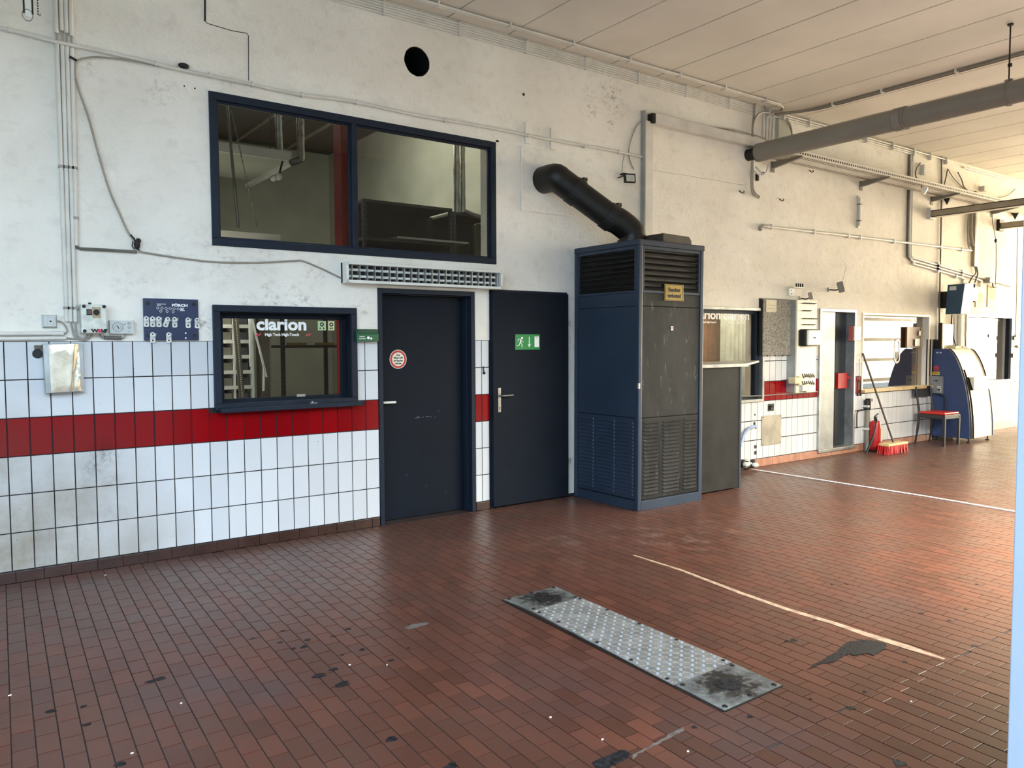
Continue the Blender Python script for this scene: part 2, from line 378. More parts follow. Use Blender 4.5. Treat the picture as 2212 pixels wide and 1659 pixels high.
# ---------------------------------------------------------------- structure
X0, X1, YF, ZC = -6.2, 24.0, -5.0, 4.40
TZ = 1.578                                    # top of the tiled dado
HOLES = [(1.335, 3.855, 2.300, 3.385),        # upper store window
         (1.335, 2.425, 1.10, 1.82),          # hatch window
         (2.665, 3.60, 0, 2.0), (3.80, 4.70, .02, 2.02),
         (6.3, 7.86, .83, 1.94), (9.10, 9.92, .09, 1.965),
         (10.17, 12.02, .86, 1.92), (13.3, 15.0, .86, 1.955)]
CIRC = [(3.05, 3.965, .125)]
cut = [(c[0]-c[2]*1.3, c[0]+c[2]*1.3, c[1]-c[2]*1.3, c[1]+c[2]*1.3) for c in CIRC]
g = wall_rects(X0, X1, TZ, ZC+.2, [(a, b, max(c, TZ-1), d) for a, b, c, d in HOLES]+cut, 0.0, .24)
for (cx, cz, r), (a0, a1, b0, b1) in zip(CIRC, cut):     # ragged round flue hole
    n = 32; ci = []; sq = []
    for k in range(n):
        t = 2*math.pi*k/n+math.pi/4; c_, s_ = math.cos(t), math.sin(t); q = r*(1+random.uniform(-.02, .02)); ci.append((cx+q*c_, cz+q*s_))
        m_ = max(abs(c_), abs(s_)); sq.append((cx+(a1-a0)/2*c_/m_, cz+(b1-b0)/2*s_/m_))
    vs = [(x, 0, z) for x, z in sq]+[(x, 0, z) for x, z in ci]+[(x, .24, z) for x, z in ci]
    g.add(vs, [(k, k+n, (k+1)%n+n, (k+1)%n)[::-1] for k in range(n)]+[(k+n, k+2*n, (k+1)%n+2*n, (k+1)%n+n)[::-1] for k in range(n)])
wall = ob('wall_back', g, PLASTER, kind='structure', loc=(0, 0, 0))
ob('flue_duct', G().tube([(3.05,.006,3.965),(3.05,.6,3.965)], .1215, 24, cap=False).box(2.9,3.2,.6,.62,3.8,4.13), M_BLACK, wall, 'black round flue hole high in the plaster wall')
ob('grout_bed', wall_rects(X0, X1, 0, TZ, [(a, b, c, min(d, TZ+1)) for a, b, c, d in HOLES], .005, .02), M_GROUT, wall)
ob('masonry', wall_rects(X0, X1, 0, TZ, [(a, b, c, min(d, TZ+1)) for a, b, c, d in HOLES], .0205, .24), PLASTER, wall)
ob('plaster_infill', G().box(9.93,10.16,-.004,.01,1.25,1.6).box(12.14,12.16,-.004,.01,.8,1.6).box(9.0,9.08,-.003,.01,1.37,1.6).box(4.716,5.75,-.003,.01,.03,1.6).box(12.44,13.25,-.004,.01,.1,1.6).box(13.25,15.02,-.004,.01,.1,.83).box(15.04,X1,-.003,.01,.1,.81).box(15.04,X1,-.003,.01,1.06,1.6), PLASTER, wall)

# tiles on the wall: one mesh per size, copied
tile_cache = {}
def tile_mesh(w, h, m, name):
    key = (round(w, 3), round(h, 3), name)
    if key not in tile_cache:
        b = .0018; vs = [(b,-.0001,b),(w-b,-.0001,b),(w-b,-.0001,h-b),(b,-.0001,h-b),(0,.0018,0),(w,.0018,0),(w,.0018,h),(0,.0018,h),(0,.006,0),(w,.006,0),(w,.006,h),(0,.006,h)]
        fs = [(0,1,2,3)]+[(4+i, 4+(i+1)%4, (i+1)%4, i) for i in range(4)]+[(8+i, 8+(i+1)%4, 4+(i+1)%4, 4+i) for i in range(4)]
        me = bpy.data.meshes.new(name); me.from_pydata(vs, [], fs); me.materials.append(m); tile_cache[key] = me
    return tile_cache[key]
JT = .0066
def put_tile(x0, x1, z0, z1, red):
    if x1-x0 < .02 or z1-z0 < .02: return
    nm = 'red_wall_tile' if red else 'white_wall_tile'
    o = bpy.data.objects.new(nm, tile_mesh(x1-x0, z1-z0, M_TR if red else M_TW, nm)); COL.objects.link(o); o.parent = wall
    o.location = (x0, random.uniform(-.0006, .0006), z0)
def tile_run(xs, rows, clip=(-9, 99), skip=()):
    for i in range(len(xs)-1):
        a, b = max(xs[i]+JT/2, clip[0]), min(xs[i+1]-JT/2, clip[1])
        for j, (z0, z1) in enumerate(rows):
            zz0, zz1 = z0+JT/2, z1-JT/2; drop = False; aa, bb = a, b
            for sx0, sx1, sz0, sz1 in skip:
                cx, cz = (aa+bb)/2, (zz0+zz1)/2
                if aa < sx1 and bb > sx0 and zz0 < sz1 and zz1 > sz0:
                    if aa >= sx0-.004 and bb <= sx1+.004:
                        if zz0 >= sz0-.004 and zz1 <= sz1+.004: drop = True
                        elif zz1 > sz1: zz0 = sz1
                        else: zz1 = sz0
                    elif zz0 < sz0-.01 and zz1 > sz0: zz1 = sz0
                    elif bb > sx1: aa = sx1
                    else: bb = sx0
            if not drop: put_tile(aa, bb, zz0, zz1, j == 3)
ROWS = [(.078+.25*i, .078+.25*(i+1)) for i in range(6)]
tile_run([-.2524+.1262*i for i in range(25)], ROWS, (-9, 2.642), [(1.30, 2.45, 1.04, 1.84)])
tile_run([3.60, 3.695, 3.80], ROWS, (3.625, 3.775))
FR = [(.100, .335), (.338, .575), (.578, .815), (.815, 1.055), (1.058, 1.31), (1.313, 1.52)]
tile_run([7.43+.1205*i for i in range(15)], FR, (7.2, 9.07), [(6.2, 7.90, .81, 1.97)])
tile_run([9.94+.1205*i for i in range(3)], FR, (9.955, 10.155))
tile_run([10.16+.1205*i for i in range(19)], FR[:3], (9.9, 12.4))
tile_run([15.03+.1205*i for i in range(9)], [FR[3]], (15.02, 16.0))

# skirting
sk = ob('baseboard_back', G().box(X0,2.64,.0,.01,0,.07).box(3.62,3.79,0,.01,0,.07).box(4.73,X1,.0,.01,0,.09), M_GROUT, kind='structure', loc=(0, 0, 0))
M_SKIRT2 = mat('pinkish_skirting_tile', (172, 124, 102), .35, var=.12, scale=9)
def skirt(x0, x1, pitch, h):
    x = x0; me = None
    while x < x1-.02:
        w = min(pitch, x1-x)-.003
        g_ = G().box(x, x+w, -.009+random.uniform(-.001,.001), .004, .001, h)
        ob('skirting_tile', g_, M_SKIRT if x0 < 5 else M_SKIRT2, sk, bev=.002); x += pitch
skirt(-.3, 2.64, .118*1.35, .075); skirt(3.625, 3.79, .15, .075); skirt(7.3, 9.06, .115, .096); skirt(9.06, 9.96, .06, .086); skirt(9.96, 12.2, .115, .096)
ob('kerb_strip', G().box(12.9, 17.5, -.012, .0, .0, .14), mat('pale_skirting', (190, 160, 140), .5), sk)

# ceiling
ceil = ob('ceiling', G().box(X0, X1, YF-.3, -.001, ZC+.035, ZC+.2), M_BLACK, kind='structure', loc=(0, 0, 0))
x = 3.352-.652*15
while x < X1:
    ob('ceiling_panel', G().box(x+.006, x+.652-.006, YF-.28, -.001, ZC, ZC+.034), M_CEIL, ceil, bev=.006); x += .652

# side and front walls (outside the frame)
ob('wall_left', G().box(X0-.2, X0, YF-.3, .24, 0, ZC+.2), PLASTER, kind='structure', loc=(0, 0, 0))
ob('wall_right', wall_rects(YF-.3, .24, 0, ZC+.2, [(-4.9, -.6, 0, 3.8)], 0, .2), PLASTER, kind='structure', loc=(0, 0, 0)).matrix_world = Matrix.Translation((X1, 0, 0)) @ Matrix.Rotation(R(90), 4, 'Z')
ob('wall_front', wall_rects(X0, X1, 0, ZC+.2, [(-5.9, 2.262, 0, 4.38), (4.9, 9.5, 0, 2.85), (15.2, 17.9, 0, 3.9), (18.4, 22.6, 0, 3.9)], YF-.3, YF), M_PILLAR, kind='structure', loc=(0, 0, 0))
dd = ob('door_4', G().box(18.4,18.5,YF-.12,YF-.06,0,3.6).box(22.35,22.6,YF-.12,YF-.06,0,3.6), M_BLACK, kind='structure', loc=(0, 0, 0))
for z in (.505, 1.05, 1.595, 2.14, 2.7):
    ob('crossbar', G().box(18.5,22.35,YF-.12,YF-.07,z-.04,z+.04), M_BLACK, dd)

# floor
floor = ob('floor', G().box(X0-.2, X1+.2, YF-.3, .24, -.12, -.0035), M_FGROUT, kind='structure', loc=(0, 0, 0))
ob('floor_yard', G().box(-40, 60, -60, YF-.3, -.14, -.02), M_YARD, kind='structure', loc=(0, 0, 0))
PX, PY, PH = .0805, .162, -.0387
e1 = Vector((1, -.02)); e2 = Vector((.045, 1))
def tmesh(fx0, fx1, fy0, fy1):
    q = [e1*fx0+e2*fy0, e1*fx1+e2*fy0, e1*fx1+e2*fy1, e1*fx0+e2*fy1]; c = (q[0]+q[2])/2
    return q, c
def infr(x, y):
    d = Vector((x, y, 0))-CAM; z = d.dot(cf)
    if z < .3: return None
    px = 1106+1678.3*d.dot(cr)/z; py = 829.5-1678.3*d.dot(cu)/z
    return (px, py, z) if -90 < px < 2300 and 0 < py < 1760 else None
tiles = []
for i in range(-12, 300):
    off = (i*.5 + .07 + .027*(i-1)) % 1 - .5
    for j in range(-36, 2):
        fx, fy = i*PX+PH, (j+off)*PY
        y0, y1 = fy, fy+PY
        if i*PX > 2.2 and y0 < -4.14+.0 < y1: parts_ = [(y0, -4.14), (-4.14, y1)]      # straight cross joint
        else: parts_ = [(y0, y1)]
        for a, b in parts_:
            if b-a < .02: continue
            q, c = tmesh(fx+.0024, fx+PX-.0024, a+.0019, b-.0019)
            if c.y < YF-.2 or min(v.y for v in q) > -.03: continue
            q = [Vector((v.x, min(v.y, -.0105))) for v in q]
            if q[0].y > -.02 and q[2].y > -.02: continue
            if any(abs(v.y+.0105) < 1e-6 for v in q): b = a+.01; c = (q[0]+q[2])/2
            if c.x > 19 : continue
            k = infr(c.x, c.y); tiles.append((k[2] if k and k[0] > -20 and k[0] < 2190 and k[1] < 1680 else 1e3+c.x, q, c, b-a))
tiles.sort(key=lambda t: t[0])
def tile_geo(g, q, dz):
    b = .0012; c = (q[0]+q[2])/2
    ins = [v+(c-v).normalized()*b*1.4 for v in q]
    vs = [(v.x, v.y, dz) for v in ins]+[(v.x, v.y, dz-.0006) for v in q]+[(v.x, v.y, -.0045) for v in q]
    g.add(vs, [(0,1,2,3)]+[(4+i, 4+(i+1)%4, (i+1)%4, i) for i in range(4)]+[(8+i, 8+(i+1)%4, 4+(i+1)%4, 4+i) for i in range(4)])
shared = None; n_single = 0
field = G()
for t in tiles:
    dz = random.uniform(-.0007, .0004)
    if n_single < 300 and t[0] < 900 and abs(t[3]-PY) < 1e-6:
        if shared is None:
            g_ = G(); tile_geo(g_, [v-t[2] for v in t[1]], 0.0)
            shared = bpy.data.meshes.new('floor_tile'); shared.from_pydata(g_.v, [], g_.f); shared.materials.append(M_FLOOR)
        o = bpy.data.objects.new('floor_tile', shared); COL.objects.link(o); o.parent = floor; o.location = (t[2].x, t[2].y, dz); n_single += 1
    else: tile_geo(field, t[1], dz)
tf = ob('tile_field', field, M_FLOOR, floor, kind='stuff')

# gate post at the right edge of the frame
ob('trim_1', G().box(2.250, 2.75, YF-.42, YF+.004, 0, 3.95), M_PILLAR, kind='structure', bev=.004)

# store room, offices behind the wall
def room(nm, x0, x1, y1, h, m, mb=None):
    ob('wall_%s_left' % nm, G().box(x0-.05, x0, .24, y1, 0, h), m, kind='structure', loc=(x0, 0, 0))
    ob('wall_%s_right' % nm, G().box(x1, x1+.05, .24, y1, 0, h), m, kind='structure', loc=(x1, 0, 0))
    ob('wall_%s_back' % nm, G().box(x0, x1, y1, y1+.05, 0, h), mb or m, kind='structure', loc=(x0, 0, 0))
    ob('floor_%s' % nm, G().box(x0, x1, .24, y1, -.05, 0), M_STOREDK, kind='structure', loc=(x0, 0, 0))
    ob('ceiling_%s' % nm, G().box(x0, x1, .24, y1, h, h+.05), M_STOREDK if nm == 'store' else m, kind='structure', loc=(x0, 0, 0))
room('store', -1.5, 4.95, 6.4, 4.68, M_STORE)
bt = bpy.data.objects['ceiling_store']
for k in range(6): ob('ceiling_batten', G().box(.2+.8*k, .24+.8*k, .3, 6.3, 4.655, 4.68), M_STORE, bt)
room('office', 5.2, 9.72, 3.0, 2.7, mat('office_beige', (206, 186, 158), .7, var=.04))
room('workshop', 9.8, 12.6, 1.6, 2.7, M_BROWN)
room('hall', 12.8, 17.0, 2.4, 2.7, mat('hall_white', (226, 222, 210), .7))

# ---------------------------------------------------------------- windows and doors in the back wall
def frame(g, x0, x1, z0, z1, w, y0, y1):
    g.box(x0, x1, y0, y1, z1-w, z1); g.box(x0, x1, y0, y1, z0, z0+w); g.box(x0, x0+w, y0, y1, z0+w, z1-w); g.box(x1-w, x1, y0, y1, z0+w, z1-w); return g
w1 = ob('window_1', frame(G(), 1.312, 3.862, 2.282, 3.40, .055, -.012, .05), M_FRAME, kind='structure', bev=.004, loc=(1.312, 0, 2.282))
ob('mullion', G().box(2.43, 2.475, -.012, .05, 2.337, 3.345), M_FRAME, w1, bev=.003)
ob('glazing_bead', frame(G(), 1.367, 2.43, 2.337, 3.345, .016, .02, .04), M_FRAME, w1)
ob('glazing_bead', frame(G(), 2.475, 3.807, 2.337, 3.345, .016, .02, .04), M_FRAME, w1)
ob('glass_pane', G().box(1.383, 2.414, .028, .034, 2.353, 3.329), GLASS, w1)
ob('glass_pane', G().box(2.491, 3.791, .028, .034, 2.353, 3.329), GLASS, w1)
ob('reveal_edge', G().box(3.862, 3.90, -.006, .03, 2.262, 3.425).box(1.30, 3.90, -.006, .02, 3.40, 3.425), PLASTER, w1, bev=.004)

w2 = ob('window_2', frame(G(), 1.30, 2.445, 1.06, 1.845, .05, -.03, .02), M_FRAME, kind='structure', bev=.004, loc=(1.30, 0, 1.06))
ob('reveal', frame(G(), 1.345, 2.40, 1.075, 1.80, .012, .0, .18), M_NAVY, w2)
ob('sash', frame(G(), 1.352, 2.395, 1.09, 1.795, .045, .075, .12), M_NAVY, w2, bev=.003)
ob('glass_pane', G().box(1.395, 2.352, .095, .101, 1.13, 1.752), GLASS, w2)
ob('window_sill', G().box(1.318, 2.45, -.105, .08, 1.045, 1.078), M_FRAME, w2, 'blue painted projecting hatch sill', bev=.005)
gx = .0925
t = thing('window_lettering', 'bold white lettering with pink and white slogan on the hatch window glass', 'lettering', (1.85, gx, 1.6), 'shop lettering on the glass')
a_, b_ = (1.662,1.698), (2.054,1.687)
zc = (a_[1]+b_[1])/2
text('wordmark', 'clarion', .132, (a_[0]+b_[0])/2, zc+.012, gx, M_TXTW, t, bold=.0045, sx=1.12)
text('slogan', 'High Tech High-Touch', .030, (a_[0]+b_[0])/2, zc-.066, gx, M_TXTW, t, bold=.0008)
cxl = (a_[0]+b_[0])/2
for sx in (-.215, -.195, .19, .21): ob('slogan_slash', G().prism([(cxl+sx, zc-.076), (cxl+sx+.012, zc-.076), (cxl+sx+.03, zc-.056), (cxl+sx+.018, zc-.056)], gx-.0008, gx), M_TXTR, t)
for (px, lb, c1) in (((2.155, 2.225), 'pale green square sticker in the top right corner of the hatch glass', (176, 200, 150)), ((2.243, 2.298), 'yellow and white sticker at the right edge of the hatch glass', (212, 206, 150))):
    z1 = 1.738; s_ = thing('window_sticker', lb, 'sticker', (px[0], gx, 1.66))
    ob('sheet', G().box(px[0], px[1], gx, gx+.0012, z1-.075, z1), mat('sticker_%d' % c1[0], c1, .5), s_)
    ob('emblem', G().ring(((px[0]+px[1])/2, z1-.027), .008, .017, gx-.0008, gx, 16).box(px[0]+.014, px[0]+.024, gx-.0008, gx, z1-.066, z1-.052).box(px[1]-.026, px[1]-.016, gx-.0008, gx, z1-.066, z1-.052), M_FRAME, s_)
kk = thing('window_catch', 'small silver catch lying on the hatch sill', 'catch', ((2.049,1.108)[0], -.06, 1.078))
kx = (2.049,1.108)[0]
ob('lever', G().box(kx-.035, kx+.025, -.075, -.055, 1.078, 1.088), M_STEEL, kk, bev=.003); ob('pivot', G().cyl((kx-.015,-.065,1.079), (kx-.015,-.065,1.1), .009), M_STEEL, kk)
ob('latch_plate', G().box(1.96, 2.03, .07, .075, 1.13, 1.15), M_GALV, w2)

# door 1, recessed in its steel frame
d1 = ob('door_1', G().box(2.645, 2.685, -.012, .06, 0, 2.02).box(3.575, 3.617, -.012, .06, 0, 2.02).box(2.685, 3.575, -.012, .06, 1.978, 2.02).box(2.67,2.70,.06,.2,0,2.0).box(3.565,3.60,.06,.2,0,2.0).box(2.7,3.57,.06,.2,1.97,2.0), M_FRAME, kind='structure', bev=.003, loc=(2.645, 0, 0))
lf = ob('door_leaf', G().box(2.70, 3.565, .12, .165, .008, 1.97), M_NAVY, d1, 'dark navy flush door leaf with scuffs', bev=.002)
ob('handle_plate', G().prism([(2.712+x*.02, .985+z*.11) for x, z in [(math.cos(k/8*math.pi)*1, 1+.18*math.sin(k/8*math.pi)) for k in range(9)]+[(-1,-1),(1,-1)]], .11, .12), M_SOOTY, lf)
ob('door_handle', G().tube(smooth_path([(2.712,.118,1.045),(2.712,.075,1.045),(2.73,.06,1.045),(2.80,.058,1.045),(2.835,.06,1.044)]), .0115, 10), M_WHITEPL, lf, 'white lever handle', smooth=True)
sc2 = G()
for (u, w2, dz) in ((0,.05,0),(.07,.02,.004),(.11,.03,.006),(.15,.015,.002),(.2,.012,-.004),(.02,.02,.012),(.24,.01,.05),(-.1,.01,-.5),(.1,.008,-.62),(.3,.012,-.7)): sc2.add([(3.06+u, .1195, .885+dz), (3.06+u+w2, .1195, .889+dz), (3.06+u+w2, .1195, .892+dz), (3.06+u, .1195, .889+dz)], [(0,1,2,3)])
ob('paint_scuffs', sc2, mat('bare_scuff', (112, 120, 130), .5), lf, kind='stuff')
# door 2, leaf flush outside its frame
d2 = ob('door_2', G().box(3.782, 3.81, -.012, .1, 0, 2.05).box(4.69, 4.715, -.002, .1, 0, 2.05).box(3.782, 4.715, -.012, .1, 2.02, 2.05), M_FRAME, kind='structure', loc=(3.782, 0, 0))
lf = ob('door_leaf', G().box(3.79, 4.70, -.05, -.012, .02, 2.03), M_NAVY, d2, 'dark navy flush door leaf', bev=.003)
hp = (3.855,1.027)
ob('handle_plate', G().box(hp[0]-.018, hp[0]+.018, -.058, -.05, hp[1]-.12, hp[1]+.11), M_STEEL, lf, 'brushed steel handle plate', bev=.003)
ob('keyhole', G().cyl((hp[0],-.0585,hp[1]-.075),(hp[0],-.05,hp[1]-.075),.006,8).box(hp[0]-.003,hp[0]+.003,-.0585,-.05,hp[1]-.095,hp[1]-.075), M_BLACK, lf)
ob('door_handle', G().tube(smooth_path([(hp[0],-.055,hp[1]+.035),(hp[0],-.095,hp[1]+.035),(hp[0]+.02,-.105,hp[1]+.035),(hp[0]+.125,-.103,hp[1]+.037)]), .009, 8), M_STEEL, lf, smooth=True)
for z in (.35, 1.72): ob('hinge', G().cyl((4.712,-.052,z),(4.712,-.052,z+.05),.009,8), M_GALV, d2)
hk_ = (3.710,1.288); t = thing('tile_hook', 'small black hook in the white tiles between the two navy doors', 'hook', (hk_[0], 0, hk_[1])); ob('screw', G().cyl((hk_[0], .004, hk_[1]+.04), (hk_[0], -.012, hk_[1]+.04), .009, 8), M_SOOTY, t); ob('hook', G().tube([(hk_[0], -.006, hk_[1]+.035), (hk_[0]-.002, -.015, hk_[1])], .005, 6).ball((hk_[0]+.003, -.014, hk_[1]-.012), .013, 6), M_BLACK, t)
# signs on the doors
c1 = (2.895,1.415)
sg = thing('fire_warning_sign', 'round red rimmed sticker forbidding open fire on the left navy door', 'sign', (c1[0], .12, c1[1]-.085))
ob('backing_disc', G().cyl((c1[0],.1195,c1[1]),(c1[0],.1175,c1[1]),.083,40), M_SIGNBG, sg); ob('red_rim', G().ring(c1, .060, .078, .1165, .1175, 40), M_SIGNRED, sg)
for k, s_ in enumerate(['Feuer', 'offenes Licht', 'und Rauchen', 'verboten']): text('lettering', s_, .0245, c1[0], c1[1]+.037-.0245*k, .1172, M_TXTK, sg, bold=.0007, sx=.72)
a_, b_ = (4.043,1.634), (4.336,1.488)
ex = thing('exit_sign', 'green emergency exit sign with running figure and arrow on the second navy door', 'sign', (a_[0], -.051, b_[1]))
x0, x1, z0, z1 = a_[0], b_[0], min(a_[1], b_[1]), max(a_[1], b_[1]); W_, H_ = x1-x0, z1-z0
ob('sign_plate', G().box(x0, x1, -.0525, -.05, z0, z1), M_SIGNGREEN, ex)
P_ = lambda u, v: (x0+W_*u, -.0532, z0+H_*v)
fig = G()
fig.cyl((P_(.27,.76)[0],-.0535,P_(.27,.76)[2]),(P_(.27,.76)[0],-.0525,P_(.27,.76)[2]),.0115,14)
for pts, r in (([(.22,.66),(.19,.45)],.008), ([(.22,.68),(.13,.70),(.10,.55)],.0035), ([(.23,.62),(.26,.50),(.33,.51)],.0035), ([(.19,.47),(.15,.28),(.05,.27)],.0042), ([(.20,.46),(.26,.36),(.26,.16)],.0042)):
    fig.tube([(P_(u,v)[0], -.0528, P_(u,v)[2]) for u, v in pts], r, 6)
ob('running_figure', fig, M_TXTW, ex)
ob('arrow', G().box(P_(.548,0)[0],P_(.575,0)[0],-.0535,-.0525,P_(0,.30)[2],P_(0,.84)[2]).prism([(P_(.56,0)[0],P_(0,.14)[2]),(P_(.625,0)[0],P_(0,.38)[2]),(P_(.56,0)[0],P_(0,.29)[2]),(P_(.50,0)[0],P_(0,.38)[2])],-.0535,-.0525), M_TXTW, ex)
ob('door_symbol', G().box(P_(.78,0)[0],P_(.96,0)[0],-.0535,-.0525,P_(0,.17)[2],P_(0,.86)[2]), M_TXTW, ex)
text('lettering', 'WC', .017, P_(.87,0)[0], P_(0,.76)[2], -.0537, M_TXTK, ex, depth=.0003)

# window 3 (office counter window)
w3 = ob('window_3', frame(G(), 6.2, 7.885, .812, 1.965, .035, -.03, .03), M_GALV, kind='structure', bev=.003, loc=(6.2, 0, .812))
ob('inner_frame', frame(G(), 6.235, 7.85, .847, 1.93, .04, .03, .08), M_FRAME, w3)
ob('glass_pane', G().box(6.27, 7.77, .05, .056, .88, 1.9), GLASS_OFFICE, w3)
ob('mullion', G().box(7.77, 7.82, .02, .09, .87, 1.91), M_FRAME, w3)
for k, (xa, lb) in enumerate((((7.427,1.868)[0], 'complete white lettering on the office window beside the pin board'), ((6.887,1.864)[0], 'white lettering on the office glass partly hidden by the heater'))):
    t = thing('window_lettering', lb, 'lettering', (xa, .045, 1.8), 'shop lettering on the glass'); zc = (7.427,1.868)[1]
    text('wordmark', 'clarion', .15, xa, zc, .045, M_TXTW, t, bold=.004, sx=1.2); text('slogan', '// High Tech High-Touch //', .03, xa, zc-.085, .045, M_TXTW, t, bold=.001)
ca, cb_ = (8.597,1.544)[0], (8.980,1.543)[0]; M_OB = mat('office_brown', (196, 150, 118), .5)
cb = thing('office_cupboard', 'brown cupboard seen through the office window', 'cupboard', (ca, 1.6, 0))
ob('body', G().box(ca, cb_, 1.62, 1.9, 0, 2.0), M_OB, cb, bev=.005)
for k in range(2): x = ca+(cb_-ca)*k/2; ob('door', G().box(x+.01, x+(cb_-ca)/2-.01, 1.6, 1.62, .05, 1.95), M_OB, cb, bev=.003)
ca, cb_ = (8.560,1.543)[0], (9.248,1.541)[0]
cu_ = thing('grey_curtain', 'pale grey curtain hanging behind the office window', 'curtain', (ca, 1.2, 0))
ob('fabric', G().add([(ca+(cb_-ca)*i/40, 1.2+.025*math.sin(i*1.1), z) for z in (.02, 2.66) for i in range(41)], [(i, i+1, i+42, i+41) for i in range(40)]), mat('curtain_grey', (186, 192, 182), .8), cu_, smooth=True)

# door 3 (half open, galvanised)
d3 = ob('door_3', G().box(9.07, 9.11, -.03, .2, .085, 1.99).box(9.905, 9.945, -.03, .2, .085, 1.99).box(9.11, 9.905, -.03, .2, 1.95, 1.99).box(9.07, 9.945, -.04, .2, .06, .1), M_GALV, kind='structure', bev=.003, loc=(9.07, 0, .06))
xl = (9.486,1.788)[0]
ob('steel_leaf', G().box(9.11, xl, .01, .04, .10, 1.95), M_GALVD, d3, 'pale galvanised sheet leaf', bev=.002)
ob('dark_leaf', G().box(xl+.01, 9.905, .10, .14, .10, 1.95).box(xl+.14, xl+.16, .085, .10, .10, 1.95), mat('anthracite_paint', (30, 34, 38), .45), d3, 'anthracite recessed leaf', bev=.002)
la, lc = (9.628,1.115), (9.888,0.900)
ob('lock_box', G().box(la[0], lc[0]-.03, .04, .1, lc[1], la[1]), M_RED, d3, 'red lock box', bev=.004)
ob('lock_knob', G().cyl((lc[0]-.01,.04,(la[1]+lc[1])/2+.04),(lc[0]-.01,.1,(la[1]+lc[1])/2+.04),.022,12), M_RED, d3)

# window 4 with sill, window 5 with blinds
w4 = ob('window_4', frame(G(), 10.14, 12.06, .84, 1.955, .03, -.012, .05), M_MACHW, kind='structure', bev=.003, loc=(10.14, 0, .84))
ob('glass_pane', G().box(10.17, 12.03, .085, .091, .87, 1.93), GLASS_MIRROR, w4)
ob('window_sill', G().box(10.14, 12.1, -.06, .12, .825, .865), M_WOOD, w4, 'pale wooden window sill', bev=.004)
w5 = ob('window_5', frame(G(), 13.26, 15.03, .83, 1.985, .04, -.02, .05), M_GALV, kind='structure', bev=.003, loc=(13.26, 0, .83))
ob('side_post', G().box(14.95, 15.0, .0, .07, .87, 1.95), M_FRAME, w5); ob('glass_pane', G().box(13.3, 14.93, .1, .105, .87, 1.95), GLASS_OFFICE, w5)
bl = thing('vertical_blind', 'white vertical slat blind drawn across the far window', 'blind', (14.1, .15, 1.93))
ob('head_rail', G().box(13.32, 14.85, .12, .17, 1.9, 1.93), M_WHITEPL, bl)
xs_ = [13.36+.117*i for i in range(9)]+[14.40, 14.49, 14.57, 14.65]
slat = None
for x in xs_:
    w_ = .105 if x < 14.35 else .05
    g_ = G().add([(x, .14, 1.9), (x+w_*.4, .17, 1.9), (x+w_*.8, .14, 1.9), (x, .14, .92), (x+w_*.4, .17, .92), (x+w_*.8, .14, .92)], [(0, 3, 4, 1), (1, 4, 5, 2)])
    ob('slat', g_, M_WHITEPL, bl)
hs = thing('brick_house', 'brick house wall with grey shutters seen between the blind slats', 'building', (15, 2.3, 0))
ob('wall', G().box(13, 17, 2.2, 2.3, 0, 2.6), mat('warm_brick', (206, 160, 120), .8, var=.3, scale=20), hs)
for z in (.6, 1.15, 1.7): ob('shutter_slats', G().box(14.2, 17, 2.15, 2.2, z, z+.2), M_PIPE, hs)

# ---------------------------------------------------------------- lamp over the doors
lx0, lx1 = (2.320,2.127)[0], (3.862,2.152)[0]; lzt, lzb = (2.374,2.219)[1], (2.371,2.036)[1]; lzt2, lzb2 = (3.836,2.206)[1], (3.835,2.049)[1]
lt, lb_ = (lzt+lzt2)/2, (lzb+lzb2)/2
L = thing('louvre_lamp', 'long white louvred fluorescent lamp above the two navy doors', 'lamp', (lx0, 0, lb_))
ob('housing', G().box(lx0, lx1, -.04, 0, lb_, lt), M_WHITEPL, L, bev=.004)
for x in (lx0, lx1-.022): ob('end_cap', G().prismx([(-.005, lb_), (-.09, lb_), (-.115, lb_+.03), (-.115, lt-.03), (-.09, lt), (-.005, lt)], x, x+.022), M_WHITEPL, L, bev=.003)
ob('reflector', G().prismx([(-.04, lt-.001), (-.106, lt-.003), (-.104, lt-.018), (-.045, lt-.022)], lx0+.022, lx1-.022).prismx([(-.04, lb_+.001), (-.110, lb_+.003), (-.106, lb_+.026), (-.045, lb_+.030)], lx0+.022, lx1-.022), M_WHITEPL, L)
for dz in (-.026, .026): ob('tube', G().cyl((lx0+.03, -.062, (lt+lb_)/2+dz), (lx1-.03, -.062, (lt+lb_)/2+dz), .011, 12), M_WHITEPL, L, smooth=True)
ob('back_plate', G().box(lx0+.022, lx1-.022, -.045, -.041, lb_+.03, lt-.022), M_BLACK, L)
for i in range(22):
    x = lx0+.022+(lx1-lx0-.044)*(i+.5)/22
    ob('louvre_fin', G().box(x-.0025, x+.0025, -.103, -.05, lb_+.022, lt-.022), M_GALV, L)

